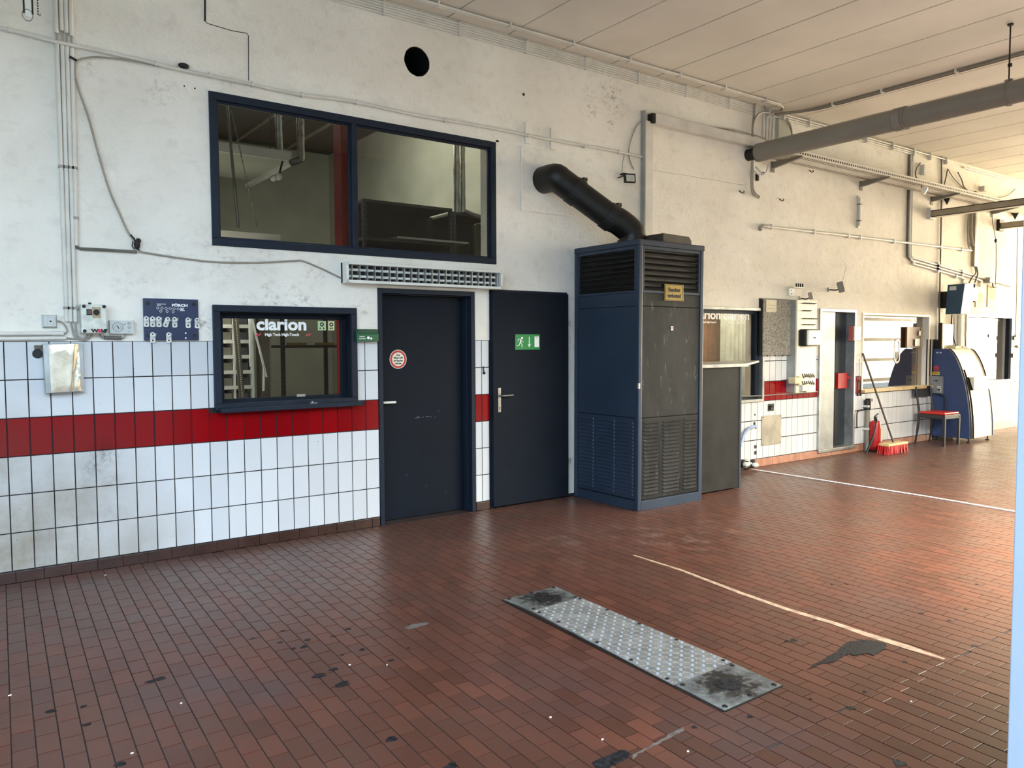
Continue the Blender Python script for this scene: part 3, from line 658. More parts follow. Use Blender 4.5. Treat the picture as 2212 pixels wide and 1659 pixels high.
# ---------------------------------------------------------------- conduits and cables on the wall
def clamp(g, x, z, y, r, vert=True):
    if vert: g.box(x-r*1.25, x+r*1.25, y-r*1.2, .0, z-.008, z+.008)
    else: g.box(x-.008, x+.008, y-r*1.2, .0, z-r*1.25, z+r*1.25)
names = ['leftmost', 'second from left', 'third from left', 'rightmost']
tops = [(119,0), (131,0), (141,0), (152,0)]; gap0 = [(120.5,73), (131.5,68), (142,73), (152.5,79)]; gap1 = [(121.5,97), (132,100), (142.5,103), (154,106)]; bots = [(143.5,695), (152,695), (162.5,695), (165,531)]
gaps = [((0.354,3.591), (0.355,3.520)), ((0.384,3.613), (0.382,3.517)), ((0.411,3.604), (0.410,3.514)), ((0.439,3.592), (0.441,3.512))]
ends = [((0.357,3.808), (0.358,1.709)), ((0.389,3.816), (0.381,1.709)), ((0.415,3.823), (0.409,1.709)), ((0.445,3.830), (0.431,2.217))]
for k in range(4):
    (g0, g1), (tp, bt) = gaps[k], ends[k]; r = .0135; y = -.016; xt, xb = tp[0], bt[0]
    t = thing('vertical_conduit', 'white vertical conduit on the left wall, %s of the bundle of four' % names[k], 'conduit', (xb, 0, bt[1]), 'four vertical conduits at the left')
    X_ = lambda z: xb+(xt-xb)*(z-bt[1])/(tp[1]-bt[1])
    ob('upper_tube', G().cyl((X_(4.38), y, 4.38), (X_(g0[1]), y, g0[1]), r, 12), M_CONDUIT, t, smooth=True)
    ob('lower_tube', G().cyl((X_(g1[1]), y, g1[1]), (X_(bt[1]), y, bt[1]), r, 12), M_CONDUIT, t, smooth=True)
    ob('bare_cable', G().cyl((X_(g0[1]+.02), y, g0[1]+.02), (X_(g1[1]-.02), y, g1[1]-.02), .006, 8), M_CABLE, t, smooth=True)
    for z in (4.0, 2.73, 1.80 if k < 3 else 2.4):
        cg = G(); clamp(cg, X_(z), z, y, r); ob('clamp', cg, M_CABLE, t)
t = thing('wall_conduit', 'long thin white conduit running down across the plaster above the store window', 'conduit', (2.5, 0, 3.5))
pth = [(0.046,-0.020,3.553),(0.195,-0.020,3.546),(0.349,-0.020,3.533),(0.704,-0.020,3.528),(1.151,-0.020,3.505),(1.542,-0.020,3.502),(1.967,-0.020,3.491),(2.432,-0.020,3.516),(3.028,-0.020,3.504),(3.596,-0.020,3.516),(4.168,-0.020,3.516),(4.562,-0.020,3.514),(5.169,-0.020,3.524),(5.753,-0.020,3.519)]
ob('tube', G().tube(smooth_path(pth, 3), .0135, 8), M_CONDUIT, t, smooth=True)
for px in [(0.095,-0.020,3.553),(0.955,-0.020,3.517),(1.320,-0.020,3.509),(1.628,-0.020,3.501),(2.012,-0.020,3.492),(2.472,-0.020,3.515),(3.305,-0.020,3.509),(4.223,-0.020,3.511),(4.932,-0.020,3.513),(5.402,-0.020,3.524)]:
    ob('clip', G().box(px[0]-.007, px[0]+.007, -.036, 0, px[2]-.018, px[2]+.018), M_CONDUIT, t)
t = thing('loose_cable', 'grey loose cable sagging from the conduit bundle to the taped joint on the long conduit', 'cable', (.6, 0, 3.6))
ob('cable', G().tube(smooth_path([(0.460,-0.020,3.432),(0.507,-0.020,3.459),(0.579,-0.020,3.483),(0.703,-0.020,3.497),(0.818,-0.020,3.505),(0.982,-0.020,3.504),(1.104,-0.020,3.519)], 4), .006, 8), M_CABLE, t, smooth=True)
ob('black_tape_joint', G().ball([(1.141,-0.025,3.537)][0], .022, 8, sc=(1.8, .8, .9)), M_BLACK, t, 'black tape joint')
ob('tie', G().cyl([(0.425,-0.030,3.451)][0], [(0.467,-0.030,3.433)][0], .008, 6), M_BLACK, t)
t = thing('loose_cable', 'grey cable hanging from the conduit bundle down to the black plug cluster', 'cable', (.6, 0, 2.4))
ob('cable', G().tube(smooth_path([(0.460,-0.020,3.426),(0.457,-0.020,3.332),(0.479,-0.020,3.230),(0.528,-0.020,3.069),(0.577,-0.020,2.849),(0.638,-0.020,2.608),(0.696,-0.020,2.458),(0.745,-0.020,2.335),(0.784,-0.020,2.275)], 4), .007, 8), M_CABLE, t, smooth=True)
ob('plug_cluster', G().ball([(0.799,-0.030,2.249)][0], .03, 6, sc=(.7, .7, 1.2)).ball([(0.808,-0.035,2.275)][0], .018, 5).tube([(0.760,-0.030,2.313),(0.783,-0.030,2.286),(0.810,-0.030,2.208)], .006, 6).tube([(0.774,-0.030,2.270),(0.767,-0.030,2.237),(0.784,-0.030,2.213)], .004, 6), M_BLACK, t, 'black taped plug cluster')
t = thing('dusty_conduit', 'dark dusty conduit running from the rightmost vertical conduit to the black plug cluster', 'conduit', (.3, 0, 2.28))
ob('tube', G().tube([(0.429,-0.018,2.225),(0.434,-0.018,2.207),(0.451,-0.018,2.198),(0.609,-0.018,2.200),(0.800,-0.018,2.199)], .010, 8), M_DKCABLE, t, smooth=True)

t = thing('lamp_cable', 'thin grey cable running under the store window to the louvred lamp', 'cable', (1.8, 0, 2.2))
ob('cable', G().tube(smooth_path([(0.813,-0.014,2.204),(0.933,-0.014,2.189),(1.118,-0.014,2.171),(1.345,-0.014,2.160),(1.653,-0.014,2.174),(1.944,-0.014,2.205),(2.001,-0.014,2.205),(2.134,-0.014,2.161),(2.338,-0.014,2.078)], 4), .006, 8), M_CABLE, t, smooth=True)
for k, (lab, y0) in enumerate((('upper white horizontal conduit ending under the push switch', 0), ('lower white horizontal conduit just above the tiles', 1))):
    p_ = ([(-0.616,-0.016,1.625),(-0.164,-0.016,1.626),(0.333,-0.016,1.631)], [(-0.617,-0.016,1.592),(-0.165,-0.016,1.592),(0.351,-0.016,1.600)])[k]
    t = thing('horizontal_conduit', lab, 'conduit', (-.3, 0, p_[0][2]), 'horizontal conduits above the tiles')
    ob('tube', G().tube(p_, .0135, 12), M_CONDUIT, t, smooth=True)
    if k == 0: ob('coupling', G().tube([(0.275,-0.016,1.631),(0.336,-0.016,1.631)], .0165, 12), M_CONDUIT, t, smooth=True); ob('bare_cable', G().tube(smooth_path([(0.304,-0.016,1.714),(0.333,-0.016,1.702),(0.353,-0.016,1.671),(0.358,-0.016,1.643),(0.336,-0.016,1.625)]), .005, 8), M_CABLE, t, smooth=True)
    else: ob('bare_cable', G().tube(smooth_path([(0.351,-0.016,1.600),(0.397,-0.016,1.594),(0.446,-0.016,1.591)]), .005, 8), M_CABLE, t, smooth=True)
t = thing('connecting_cable', 'two grey cables looping from the vertical conduits up into the control box', 'cable', (.5, 0, 1.6))
ob('cable', G().tube(smooth_path([(0.381,-0.020,1.708),(0.388,-0.020,1.662),(0.397,-0.020,1.619),(0.424,-0.020,1.591),(0.457,-0.020,1.597),(0.480,-0.020,1.625)]), .006, 8), M_CABLE, t, smooth=True)
ob('cable', G().tube(smooth_path([(0.408,-0.022,1.709),(0.409,-0.022,1.656),(0.419,-0.022,1.613),(0.451,-0.022,1.585),(0.485,-0.022,1.600),(0.508,-0.022,1.625)]), .006, 8), M_CABLE, t, smooth=True)
# hook and chain at the top left corner
t = thing('hanging_hook', 'long steel hook with ring hanging from above at the top left corner', 'hook', (0.2, -.35, 3.4))
pt = [(0.170,-0.350,3.519),(0.152,-0.350,3.607),(0.197,-0.350,3.624)]
c = pt[0]; hx0, hx1 = pt[1][0], pt[2][0]
ob('ring', G().tube([(c[0]+.028*math.cos(R(a)), -.35, c[2]+.03+.034*math.sin(R(a))) for a in range(0, 361, 20)], .0035, 6), M_STEEL, t, smooth=True)
ob('rod', G().cyl((hx0, -.35, c[2]+.04), (hx0+.0, -.35, 4.39), .005, 8).cyl((hx1, -.35, c[2]+.04), (hx1, -.35, 4.39), .005, 8), M_SOOTY, t)
ob('strap', G().box(hx0+.008, hx1-.008, -.352, -.348, c[2]+.02, 4.39), M_WHITEPL, t)
cp = [(0.225,-0.350,3.570),(0.220,-0.350,3.646)]
t = thing('pull_chain', 'thin dark beaded pull chain beside the hook handle', 'chain', tuple(cp[0]))
cg = G(); z = cp[0][2]
while z < 4.39: cg.ball((cp[0][0], -.35, z), .005, 4, sc=(.8, .8, 1.3)); z += .016
ob('beads', cg, M_SOOTY, t, kind='stuff'); ob('end_hook', G().tube(smooth_path([(cp[0][0], -.35, cp[0][2]), (cp[0][0]+.01, -.35, cp[0][2]-.01), (cp[0][0]+.012, -.35, cp[0][2]+.004)]), .002, 6), M_SOOTY, t)

# ---------------------------------------------------------------- switches, control box, timer
def frustum(g, x0, x1, z0, z1, y0, y1, i):
    return g.add([(x0,y0,z0),(x1,y0,z0),(x1,y0,z1),(x0,y0,z1),(x0+i,y1,z0+i),(x1-i,y1,z0+i),(x1-i,y1,z1-i),(x0+i,y1,z1-i)], [(4,5,6,7),(0,1,5,4),(1,2,6,5),(2,3,7,6),(3,0,4,7),(3,2,1,0)])
a_, b_ = (0.214,1.754), (0.303,1.664)
t = thing('push_switch', 'square grey surface mounted push switch left of the control box', 'switch', (a_[0], 0, b_[1]))
ob('base', frustum(G(), a_[0], b_[0], b_[1], a_[1], 0, -.04, .012), M_GREYPL, t)
ob('rocker', frustum(G(), a_[0]+.026, b_[0]-.02, b_[1]+.02, a_[1]-.02, -.04, -.046, .004), M_GREYPL, t)
cx_, cz_ = (a_[0]+b_[0])/2+.003, (a_[1]+b_[1])/2; ob('indicator', G().box(cx_-.006, cx_+.006, -.0475, -.045, cz_-.005, cz_+.005), M_BLACK, t)
a_, b_ = (0.434,1.824), (0.586,1.631)
t = thing('control_box', 'grimy white control box with black rotary knob and red and black lettering', 'control box', (a_[0], 0, b_[1]))
x0, x1, z0, z1 = a_[0], b_[0], b_[1], a_[1]
ob('body', G().box(x0, x1-.004, -.055, 0, z0, z1), M_GREYPL, t, bev=.006); ob('lid', G().box(x0, x1, -.092, -.057, z0, z1), mat('grimy_white_enclosure', (214, 214, 202), .4, var=.12, scale=18), t, bev=.006)
for x in (x0+.018, x1-.014):
    for z in (z0+.015, z1-.014): ob('lid_screw', G().cyl((x, -.098, z), (x, -.09, z), .0115, 12), M_BLACK, t)
ob('rocker_switch', G().box(x0+.032, x0+.065, -.096, -.09, z1-.072, z1-.032), M_BLACK, t); ob('green_button', G().box(x0+.036, x0+.048, -.099, -.096, z1-.066, z1-.038), mat('dark_green', (52, 84, 62)), t, 'green button'); ob('red_button', G().box(x0+.050, x0+.062, -.099, -.096, z1-.066, z1-.038), mat('dull_red', (140, 50, 48)), t, 'red button')
ob('knob_plate', G().box(x1-.085, x1-.035, -.0935, -.0915, z1-.092, z1-.018), mat('stained_brass', (176, 158, 120), .5, var=.2, scale=40), t)
kx_, kz = x1-.062, z1-.052; ob('rotary_knob', G().cyl((kx_, -.094, kz), (kx_, -.108, kz), .018, 16).box(kx_-.005, kx_+.005, -.122, -.105, kz-.02, kz+.012), M_BLACK, t)
text('lettering', 'W', .030, x0+.078, z0+.016, -.0935, M_TXTK, t, bold=.0018, sx=1.3); text('lettering', 'LF', .030, x0+.134, z0+.016, -.0935, M_TXTK, t, bold=.0018, sx=1.3)
ob('red_emblem', G().ring((x0+.106, z0+.016), .005, .0125, -.0945, -.0925, 16).box(x0+.095, x0+.117, -.094, -.0925, z0+.006, z0+.026), M_TXTR, t)
ob('top_gland', G().cyl((x0+.06, -.04, z1), (x0+.06, -.04, z1+.014), .010, 8), M_BLACK, t)
a_, b_ = (0.609,1.720), (0.763,1.629)
t = thing('timer_unit', 'flat white timer unit with dial right of the control box', 'timer', (a_[0], 0, b_[1])); x0, x1, z0, z1 = a_[0], b_[0], b_[1], a_[1]
ob('housing', G().box(x0, x1, -.045, 0, z0, z1), M_GREYPL, t, bev=.003)
dc = (x0+(x1-x0)*.33, (z0+z1)/2); ob('dial', G().ring(dc, .030, .0335, -.047, -.0445, 32).ring(dc, .018, .0195, -.047, -.0445, 24), M_PIPE, t); ob('pointer', G().prism([(dc[0]-.008, dc[1]+.01), (dc[0]-.003, dc[1]+.012), (dc[0]+.01, dc[1]-.01), (dc[0]+.004, dc[1]-.012)], -.048, -.0445), M_BLACK, t)
for dz in (.025, -.002): ob('adjuster', G().ring((x1-.032, (z0+z1)/2+dz), .006, .0095, -.047, -.0445, 16), M_PIPE, t)
ob('slot', G().box(x1-.068, x1-.056, -.046, -.0445, z1-.028, z1-.024).box(x1-.042, x1-.026, -.046, -.0445, z0+.014, z0+.016), M_BLACK, t)
t = thing('bridge_conduit', 'short grey conduit bridging the control box and the timer unit', 'conduit', (.75, 0, 1.6))
ob('tube', G().tube([(0.577,-0.020,1.603),(0.686,-0.020,1.600)], .0125, 10), M_DKCABLE, t, smooth=True)
ob('cable', G().tube(smooth_path([(0.550,-0.020,1.629),(0.561,-0.020,1.606),(0.580,-0.020,1.600)]), .0055, 8).tube(smooth_path([(0.684,-0.020,1.600),(0.704,-0.020,1.607),(0.708,-0.020,1.632)]), .0055, 8), M_CABLE, t, smooth=True)

# foil wrapped panel, slightly askew, proud of the tiles
q = [(0.210,-0.070,1.561),(0.412,-0.070,1.566),(0.421,-0.070,1.241),(0.218,-0.070,1.234)]
t = thing('foil_covered_panel', 'foil covered metal panel hanging askew on the tiles under the control box', 'panel', (q[3][0], 0, q[3][2]))
P4 = [(v[0], v[2]) for v in q]
ob('tray', G().prism(P4, -.075, -.01), M_GALV, t, bev=.004)
cc = (sum(p[0] for p in P4)/4, sum(p[1] for p in P4)/4)
n = 18; vs = []
for j in range(n+1):
    for i in range(n+1):
        u, v = i/n, j/n
        x = (P4[0][0]*(1-u)+P4[1][0]*u)*(1-v)+(P4[3][0]*(1-u)+P4[2][0]*u)*v; z = (P4[0][1]*(1-u)+P4[1][1]*u)*(1-v)+(P4[3][1]*(1-u)+P4[2][1]*u)*v
        x = cc[0]+.016+(x-cc[0])*.86; z = cc[1]+(z-cc[1])*.96
        e = min(u, 1-u, v, 1-v); vs.append((x, -.078-.006*min(1, e*8)-.006*math.sin(11*(u*u+.6*v*u))*max(0, u-.45)*2-random.uniform(0, .0022), z))
ob('foil_sheet', G().add(vs, [(j*(n+1)+i, j*(n+1)+i+1, (j+1)*(n+1)+i+1, (j+1)*(n+1)+i)[::-1] for j in range(n) for i in range(n)]), M_FOIL, t, 'crumpled reflecting foil', smooth=True)
q2 = [(0.397,-0.010,1.566),(0.444,-0.010,1.566),(0.445,-0.010,1.237),(0.398,-0.010,1.233)]
ob('side_rail', G().prism([(v[0], v[2]) for v in q2], -.035, 0), M_GALV, t, bev=.002)
sc_ = [(0.185,-0.004,1.497)][0]
t = thing('round_socket', 'black round socket in the tiles left of the foil panel', 'socket', tuple(sc_)); ob('rim', G().cyl((sc_[0], .003, sc_[2]), (sc_[0], -.008, sc_[2]), .030, 20), M_BLACK, t); ob('contact_insert', G().ring((sc_[0], sc_[2]), .006, .018, -.011, -.008, 12), M_SOOTY, t)
s2 = [(0.189,-0.004,1.540)][0]
t = thing('brown_junction_box', 'small brown box above the black round socket', 'box', tuple(s2)); ob('body', G().box(s2[0]-.022, s2[0]+.022, -.018, .002, s2[2]-.013, s2[2]+.013), mat('olive_brown', (96, 86, 62)), t, bev=.003)

# ---------------------------------------------------------------- tool board with hooks
a_, b_ = (0.830,1.879), (1.198,1.583)
x0, x1, z0, z1 = a_[0], b_[0], b_[1], a_[1]
t = thing('tool_board', 'navy tool board with white print and hook holes left of the hatch window', 'board', (x0, 0, z0))
ob('panel', G().box(x0, x1, -.022, 0, z0, z1), M_NAVYBD, t, bev=.002)
for x in (x0+.03, x1-.03):
    for z in (z0+.035, z1-.035): ob('screw_cap', G().cyl((x, -.027, z), (x, -.021, z), .0135, 14), M_BLACK, t)
Wb, Hb = x1-x0, z1-z0; U = lambda u, v: (x0+Wb*u, z0+Hb*v)
c = U(.655, .845); text('lettering', 'F\u00d6RCH', .024, c[0], c[1], -.0225, M_TXTW, t, bold=.0012, sx=1.35)
pr_ = G()
for u0, u1, v in ((.24, .40, .865), (.24, .31, .835), (.66, .735, .775), (.66, .72, .755), (.66, .73, .735), (.66, .745, .715)): p0, p1 = U(u0, v), U(u1, v+.012); pr_.box(p0[0], p1[0], -.0228, -.022, p0[1], p1[1])
ob('fine_print', pr_, M_TXTW, t, kind='stuff')
dg_ = G()
for u, v in [(.255+.0735*i, .775-.003*i) for i in range(6)]+[(.305, .70), (.42, .695), (.53, .69)]:
    c = U(u, v)
    for s1, s2_ in ((1, 1), (1, -1), (-1, 1), (-1, -1)): dg_.prism([(c[0], c[1]+s2_*.011), (c[0]+s1*.011, c[1]), (c[0]+s1*.0085, c[1]), (c[0], c[1]+s2_*.0085)], -.0228, -.022)
ob('diamond_marks', dg_, M_TXTW, t, kind='stuff')
for v in (.175, .055): c = U(.75, v); ob('square_hole', G().box(c[0]-.005, c[0]+.005, -.0228, -.022, c[1]-.005, c[1]+.005), M_TXTW, t)
def hook(px, py, lab, ln, tilt=0, rise=.02):
    pq = UW(px, py); cx, cz = pq
    h = thing('tool_hook', lab, 'hook', (cx, -.022, cz), 'steel hooks on the navy tool board')
    pl = [(-.017, -.034), (-.010, -.039), (.010, -.039), (.017, -.034), (.017, .022), (.010, .032), (0, .037), (-.010, .032), (-.017, .022)]
    ca, sa = math.cos(tilt), math.sin(tilt); pl = [(cx+a*ca-b*sa, cz+a*sa+b*ca) for a, b in pl]
    ob('plate', G().prism(pl, -.030, -.0235), M_STEELB, h)
    ob('hole', G().cyl((cx-.022*sa, -.0305, cz+.022*ca), (cx-.022*sa, -.0299, cz+.022*ca), .006, 10).cyl((cx+.022*sa, -.0305, cz-.022*ca), (cx+.022*sa, -.0299, cz-.022*ca), .006, 10), M_BLACK, h)
    ob('bracket', G().box(cx-.013, cx+.013, -.040, -.030, cz-.002, cz+.010), M_STEELB, h)
    ob('arm', G().tube([(cx, -.036, cz+.004), (cx+.002, -.036-ln, cz+.006), (cx+.003, -.036-ln-.012, cz+.006+rise)], .003, 6), M_STEELB, h)
M_STEELB = mat('bright_zinc_plate', (214, 214, 208), .35, metal=.3, var=.08, scale=30)
hk = [((0.845,1.717), .055, 0, 'first hook from the left in the upper row of the navy board'), ((0.886,1.716), .085, 0, 'second hook from the left in the upper row of the navy board'), ((0.927,1.716), .06, 0, 'third hook from the left in the upper row of the navy board'),
      ((0.979,1.715), .15, -.35, 'tilted grey hook with the longest arm, upper row of the navy board'), ((1.032,1.714), .07, 0, 'fifth hook in the upper row, right of the tilted one'), ((1.123,1.712), .06, 0, 'sixth hook in the upper row, beyond the gap'),
      ((1.186,1.710), .045, 0, 'last hook in the upper row at the right edge of the navy board'), ((0.883,1.605), .075, 0, 'left hook of the lower row on the navy board'), ((0.990,1.605), .05, 0, 'right hook of the lower row on the navy board')]
UW = lambda a, b: (a, b)
for (p_, ln, ti, lab) in hk: hook(p_[0], p_[1], lab, ln, ti)

# green dispenser right of the hatch
a_, b_ = (2.428,1.672), (2.622,1.569)
t = thing('plaster_dispenser', 'green plaster dispenser with white print between hatch and left navy door', 'dispenser', (a_[0], 0, b_[1])); x0, x1, z0, z1 = a_[0], b_[0], b_[1], a_[1]
ob('case', G().prismx([(0, z0), (-.065, z0), (-.065, z0+.06), (-.045, z1), (0, z1)], x0, x1), M_GREEN, t, bev=.004)
ob('window', G().box(x0+.01, x1-.01, -.058, -.05, z1-.045, z1-.008), mat('deep_green', (14, 58, 40), .3), t)
ob('print', G().box(x0+.02, x0+.065, -.0665, -.065, z0+.038, z0+.043).box(x0+.015, x0+.075, -.0665, -.065, z0+.022, z0+.026).ball((x0+.1, -.064, z0+.032), .016, 6, sc=(1, .15, .8)).ball((x0+.125, -.064, z0+.026), .012, 6, sc=(1, .15, 1)), M_TXTW, t)

# ---------------------------------------------------------------- hot air heater
HX0, HX1, HY0, HY1, HH = 4.785, 5.665, -.93, -.03, 2.487
ht = thing('air_heater', 'tall slate blue steel hot air heater with louvres standing against the wall', 'heater', (HX0, HY1, 0))
ob('carcass', G().box(HX0+.03, HX1-.03, HY0+.03, HY1-.02, .02, HH-.02), M_BLACK, ht)
pg = G()
for x in (HX0, HX1-.045):
    for y in (HY0, HY1-.045): pg.box(x, x+.045, y, y+.045, 0, HH-.04)
ob('corner_posts', pg, M_HEAT, ht, bev=.008)
ob('base_rail', G().box(HX0+.045, HX1-.045, HY0, HY0+.03, .0, .09).box(HX0, HX0+.03, HY0+.045, HY1-.045, 0, .09).box(HX1-.03, HX1, HY0+.045, HY1-.045, 0, .09), M_HEAT, ht, bev=.003)
ob('top_cap', G().box(HX0-.006, HX1+.006, HY0-.006, HY1, HH-.055, HH), M_HEAT, ht, bev=.01)
a0, a1 = HX0+.05, HX1-.05; f0, f1 = HY0+.05, HY1-.05
zl, zp, zq = .855, 1.985, 1.885
ob('front_panel', G().box(a0, a1, HY0+.012, HY0+.03, zl+.004, zq-.002), M_HFRONT, ht, 'scuffed slate front panel, reflected grey put into its colour', bev=.003)
ob('front_upper_panel', G().box(a0, a1, HY0+.012, HY0+.03, zq+.002, zp+.02), M_HFRONT, ht, bev=.003)
ob('side_panel', G().box(HX0+.012, HX0+.03, f0, f1, zl+.004, zq-.002), M_HEAT, ht, bev=.003); ob('side_upper_panel', G().box(HX0+.012, HX0+.03, f0, f1, zq+.002, zp+.02), M_HEAT, ht, bev=.003)
ob('right_side_panel', G().box(HX1-.03, HX1-.012, f0, f1, .09, HH-.06), M_HEAT, ht)
# upper grilles with slats
def grille_slats(n, front):
    zt, zb = HH-.085, zp+.045
    fr = G()
    if front: fr.box(a0, a1, HY0+.005, HY0+.03, zt, zt+.03).box(a0, a1, HY0+.005, HY0+.03, zb-.025, zb).box(a0, a0+.02, HY0+.005, HY0+.03, zb, zt).box(a1-.02, a1, HY0+.005, HY0+.03, zb, zt).box((a0+a1)/2-.008, (a0+a1)/2+.008, HY0+.035, HY0+.05, zb, zt)
    else: fr.box(HX0+.005, HX0+.03, f0, f1, zt, zt+.03).box(HX0+.005, HX0+.03, f0, f1, zb-.025, zb).box(HX0+.005, HX0+.03, f0, f0+.02, zb, zt).box(HX0+.005, HX0+.03, f1-.02, f1, zb, zt).box(HX0+.035, HX0+.05, (f0+f1)/2-.008, (f0+f1)/2+.008, zb, zt)
    gf = ob('grille_frame', fr, M_HEAT, ht, bev=.002)
    for i in range(n):
        z = zb+(zt-zb)*(i+.5)/n
        if front: g_ = G().prismx([(HY0+.002, z-.012), (HY0+.004, z-.016), (HY0+.036, z+.012), (HY0+.034, z+.016)], a0+.012, a1-.012)
        else: g_ = G().prism([(HX0+.002, z-.012), (HX0+.004, z-.016), (HX0+.036, z+.012), (HX0+.034, z+.016)], f0+.012, f1-.012)
        ob('grille_slat', g_, M_SOOTY, gf)
grille_slats(7, True); grille_slats(8, False)
# lower louvre panels, pressed slats
def louvres(front):
    base = [(a0, a1)] if front else [(f0, f1)]
    s0, s1 = base[0]; w = s1-s0
    cols = [(.03, .29), (.36, .66), (.73, .97)] if front else [(.03, .27), (.34, .64), (.71, .97)]
    m = M_HFRONT if front else M_HEAT
    sh = None
    if front: sh = ob('louvre_sheet', G().box(a0, a1, HY0+.012, HY0+.03, .10, zl-.002), m, ht, bev=.002)
    else: sh = ob('louvre_sheet', G().box(HX0+.012, HX0+.03, f0, f1, .10, zl-.002), m, ht, bev=.002)
    for ci, (u0, u1) in enumerate(cols):
        for k in range(20):
            z = .135+(zl-.19)*k/19; h = .024; p0, p1 = s0+w*u0, s0+w*u1; i_ = .012
            if front:
                y0 = HY0+.012; vs = [(p0, y0, z+h), (p1, y0, z+h), (p1, y0, z-.002), (p0, y0, z-.002), (p0+i_, y0-.013, z+.004), (p1-i_, y0-.013, z+.004), (p1-i_, y0-.011, z), (p0+i_, y0-.011, z)]
            else:
                y0 = HX0+.012; vs = [(y0, p1, z+h), (y0, p0, z+h), (y0, p0, z-.002), (y0, p1, z-.002), (y0-.010, p1-i_, z+.004), (y0-.010, p0+i_, z+.004), (y0-.008, p0+i_, z), (y0-.008, p1-i_, z)]
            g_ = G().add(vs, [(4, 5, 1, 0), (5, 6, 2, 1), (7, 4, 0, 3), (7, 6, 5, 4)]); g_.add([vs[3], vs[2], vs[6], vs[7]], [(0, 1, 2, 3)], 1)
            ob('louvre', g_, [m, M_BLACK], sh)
louvres(True); louvres(False)
ob('chipped_edge', G().prismz([(HX0-.001, HY0+.02), (HX0-.001, HY0-.001), (HX0+.02, HY0-.001), (HX0+.01, HY0+.004), (HX0+.004, HY0+.012)], 1.13, 1.18), M_GALV, ht)
ht.rotation_euler = (0, .004, 0)
a_, b_ = (5.126,2.095), (5.381,1.940)
t = thing('smoking_ban_sign', 'yellow brass plate reading no smoking on the front of the heater', 'sign', (a_[0], HY0, b_[1])); x0, x1, z0, z1 = a_[0], b_[0], b_[1], a_[1]
ob('plate', G().box(x0, x1, HY0-.002, HY0+.012, z0, z1), M_YEL, t, bev=.002); ob('border', frame(G(), x0+.006, x1-.006, z0+.006, z1-.006, .004, HY0-.0035, HY0-.002), M_TXTK, t)
text('lettering', 'Rauchen', .050, (x0+x1)/2, z0+(z1-z0)*.66, HY0-.003, M_TXTK, t, bold=.0022, sx=.92); text('lettering', 'verboten!', .050, (x0+x1)/2, z0+(z1-z0)*.30, HY0-.003, M_TXTK, t, bold=.0022, sx=.92)
c = (5.240,1.684); t = thing('warning_sticker', 'tiny white sticker with crossed red mark on the heater front', 'sticker', (c[0], HY0, c[1]))
ob('sheet', G().box(c[0]-.014, c[0]+.014, HY0+.009, HY0+.012, c[1]-.02, c[1]+.02), M_TXTW, t); text('mark', 'X', .03, c[0], c[1], HY0+.008, M_RED, t, bold=.001)
# flue pipe: collar on the heater, elbow, slanted run, elbow into the wall
fx, fy = (-0.367,2.624)[0], 0
A = Vector((5.10, -.52, HH)); B = Vector((5.10, -.52, HH+.12))
wp = (4.393,3.137); Wp = Vector((wp[0]+.02, .05, wp[1]-.02)); Wq = Vector((Wp.x+.02, -.20, Wp.z-.01))
fl = thing('flue_pipe', 'black sooty flue pipe slanting from the heater top into the wall', 'pipe', tuple(A))
r_ = .126
ob('collar', G().box(4.93, 5.27, -.69, -.35, HH, HH+.012).cyl(A, A+Vector((0, 0, .05)), r_+.012, 24), M_SOOTY, fl, bev=.002)
ob('lower_elbow', G().tube(smooth_path([A, B, B+(Wq-B)*.16+Vector((0, 0, .02)), B+(Wq-B)*.28], 4), r_+.003, 24), M_SOOTY, fl, smooth=True)
ob('slanted_run', G().tube([B+(Wq-B)*.24, B+(Wq-B)*.86], r_, 28), M_SOOTY, fl, smooth=True)
ob('upper_elbow', G().tube(smooth_path([B+(Wq-B)*.80, B+(Wq-B)*.95, Wq+Vector((-.01, .02, .01)), Wp], 4), r_+.003, 24), M_SOOTY, fl, smooth=True)
dv = (Wq-B).normalized()
for f_ in (.30, .76):
    p = B+(Wq-B)*f_; ob('clamp_band', G().tube([p-dv*.045, p+dv*.045], r_+.008, 24), M_BLACK, fl); up = Vector((0, 0, 1)); up = (up-dv*up.dot(dv)).normalized(); q = p+up*(r_+.015); ob('clamp_lug', G().box(q.x-.02, q.x+.03, q.y-.03, q.y+.03, q.z-.02, q.z+.015), M_BLACK, fl, bev=.003)
ob('foil_edge', G().ring((Wp.x, Wp.z), r_-.01, r_+.012, -.004, .001, 24), M_FOIL, fl, 'torn silver foil at the wall opening')
t = thing('draught_hood', 'low dark steel hood lying on the heater top behind the pipe', 'hood', (5.35, -.5, HH))
ob('shell', G().prism([(5.22, HH), (5.62, HH), (5.62, HH+.05), (5.585, HH+.088), (5.22, HH+.098)], -.82, -.40), mat('rusty_dark_steel', (74, 64, 54), .5, var=.25), t, bev=.006)

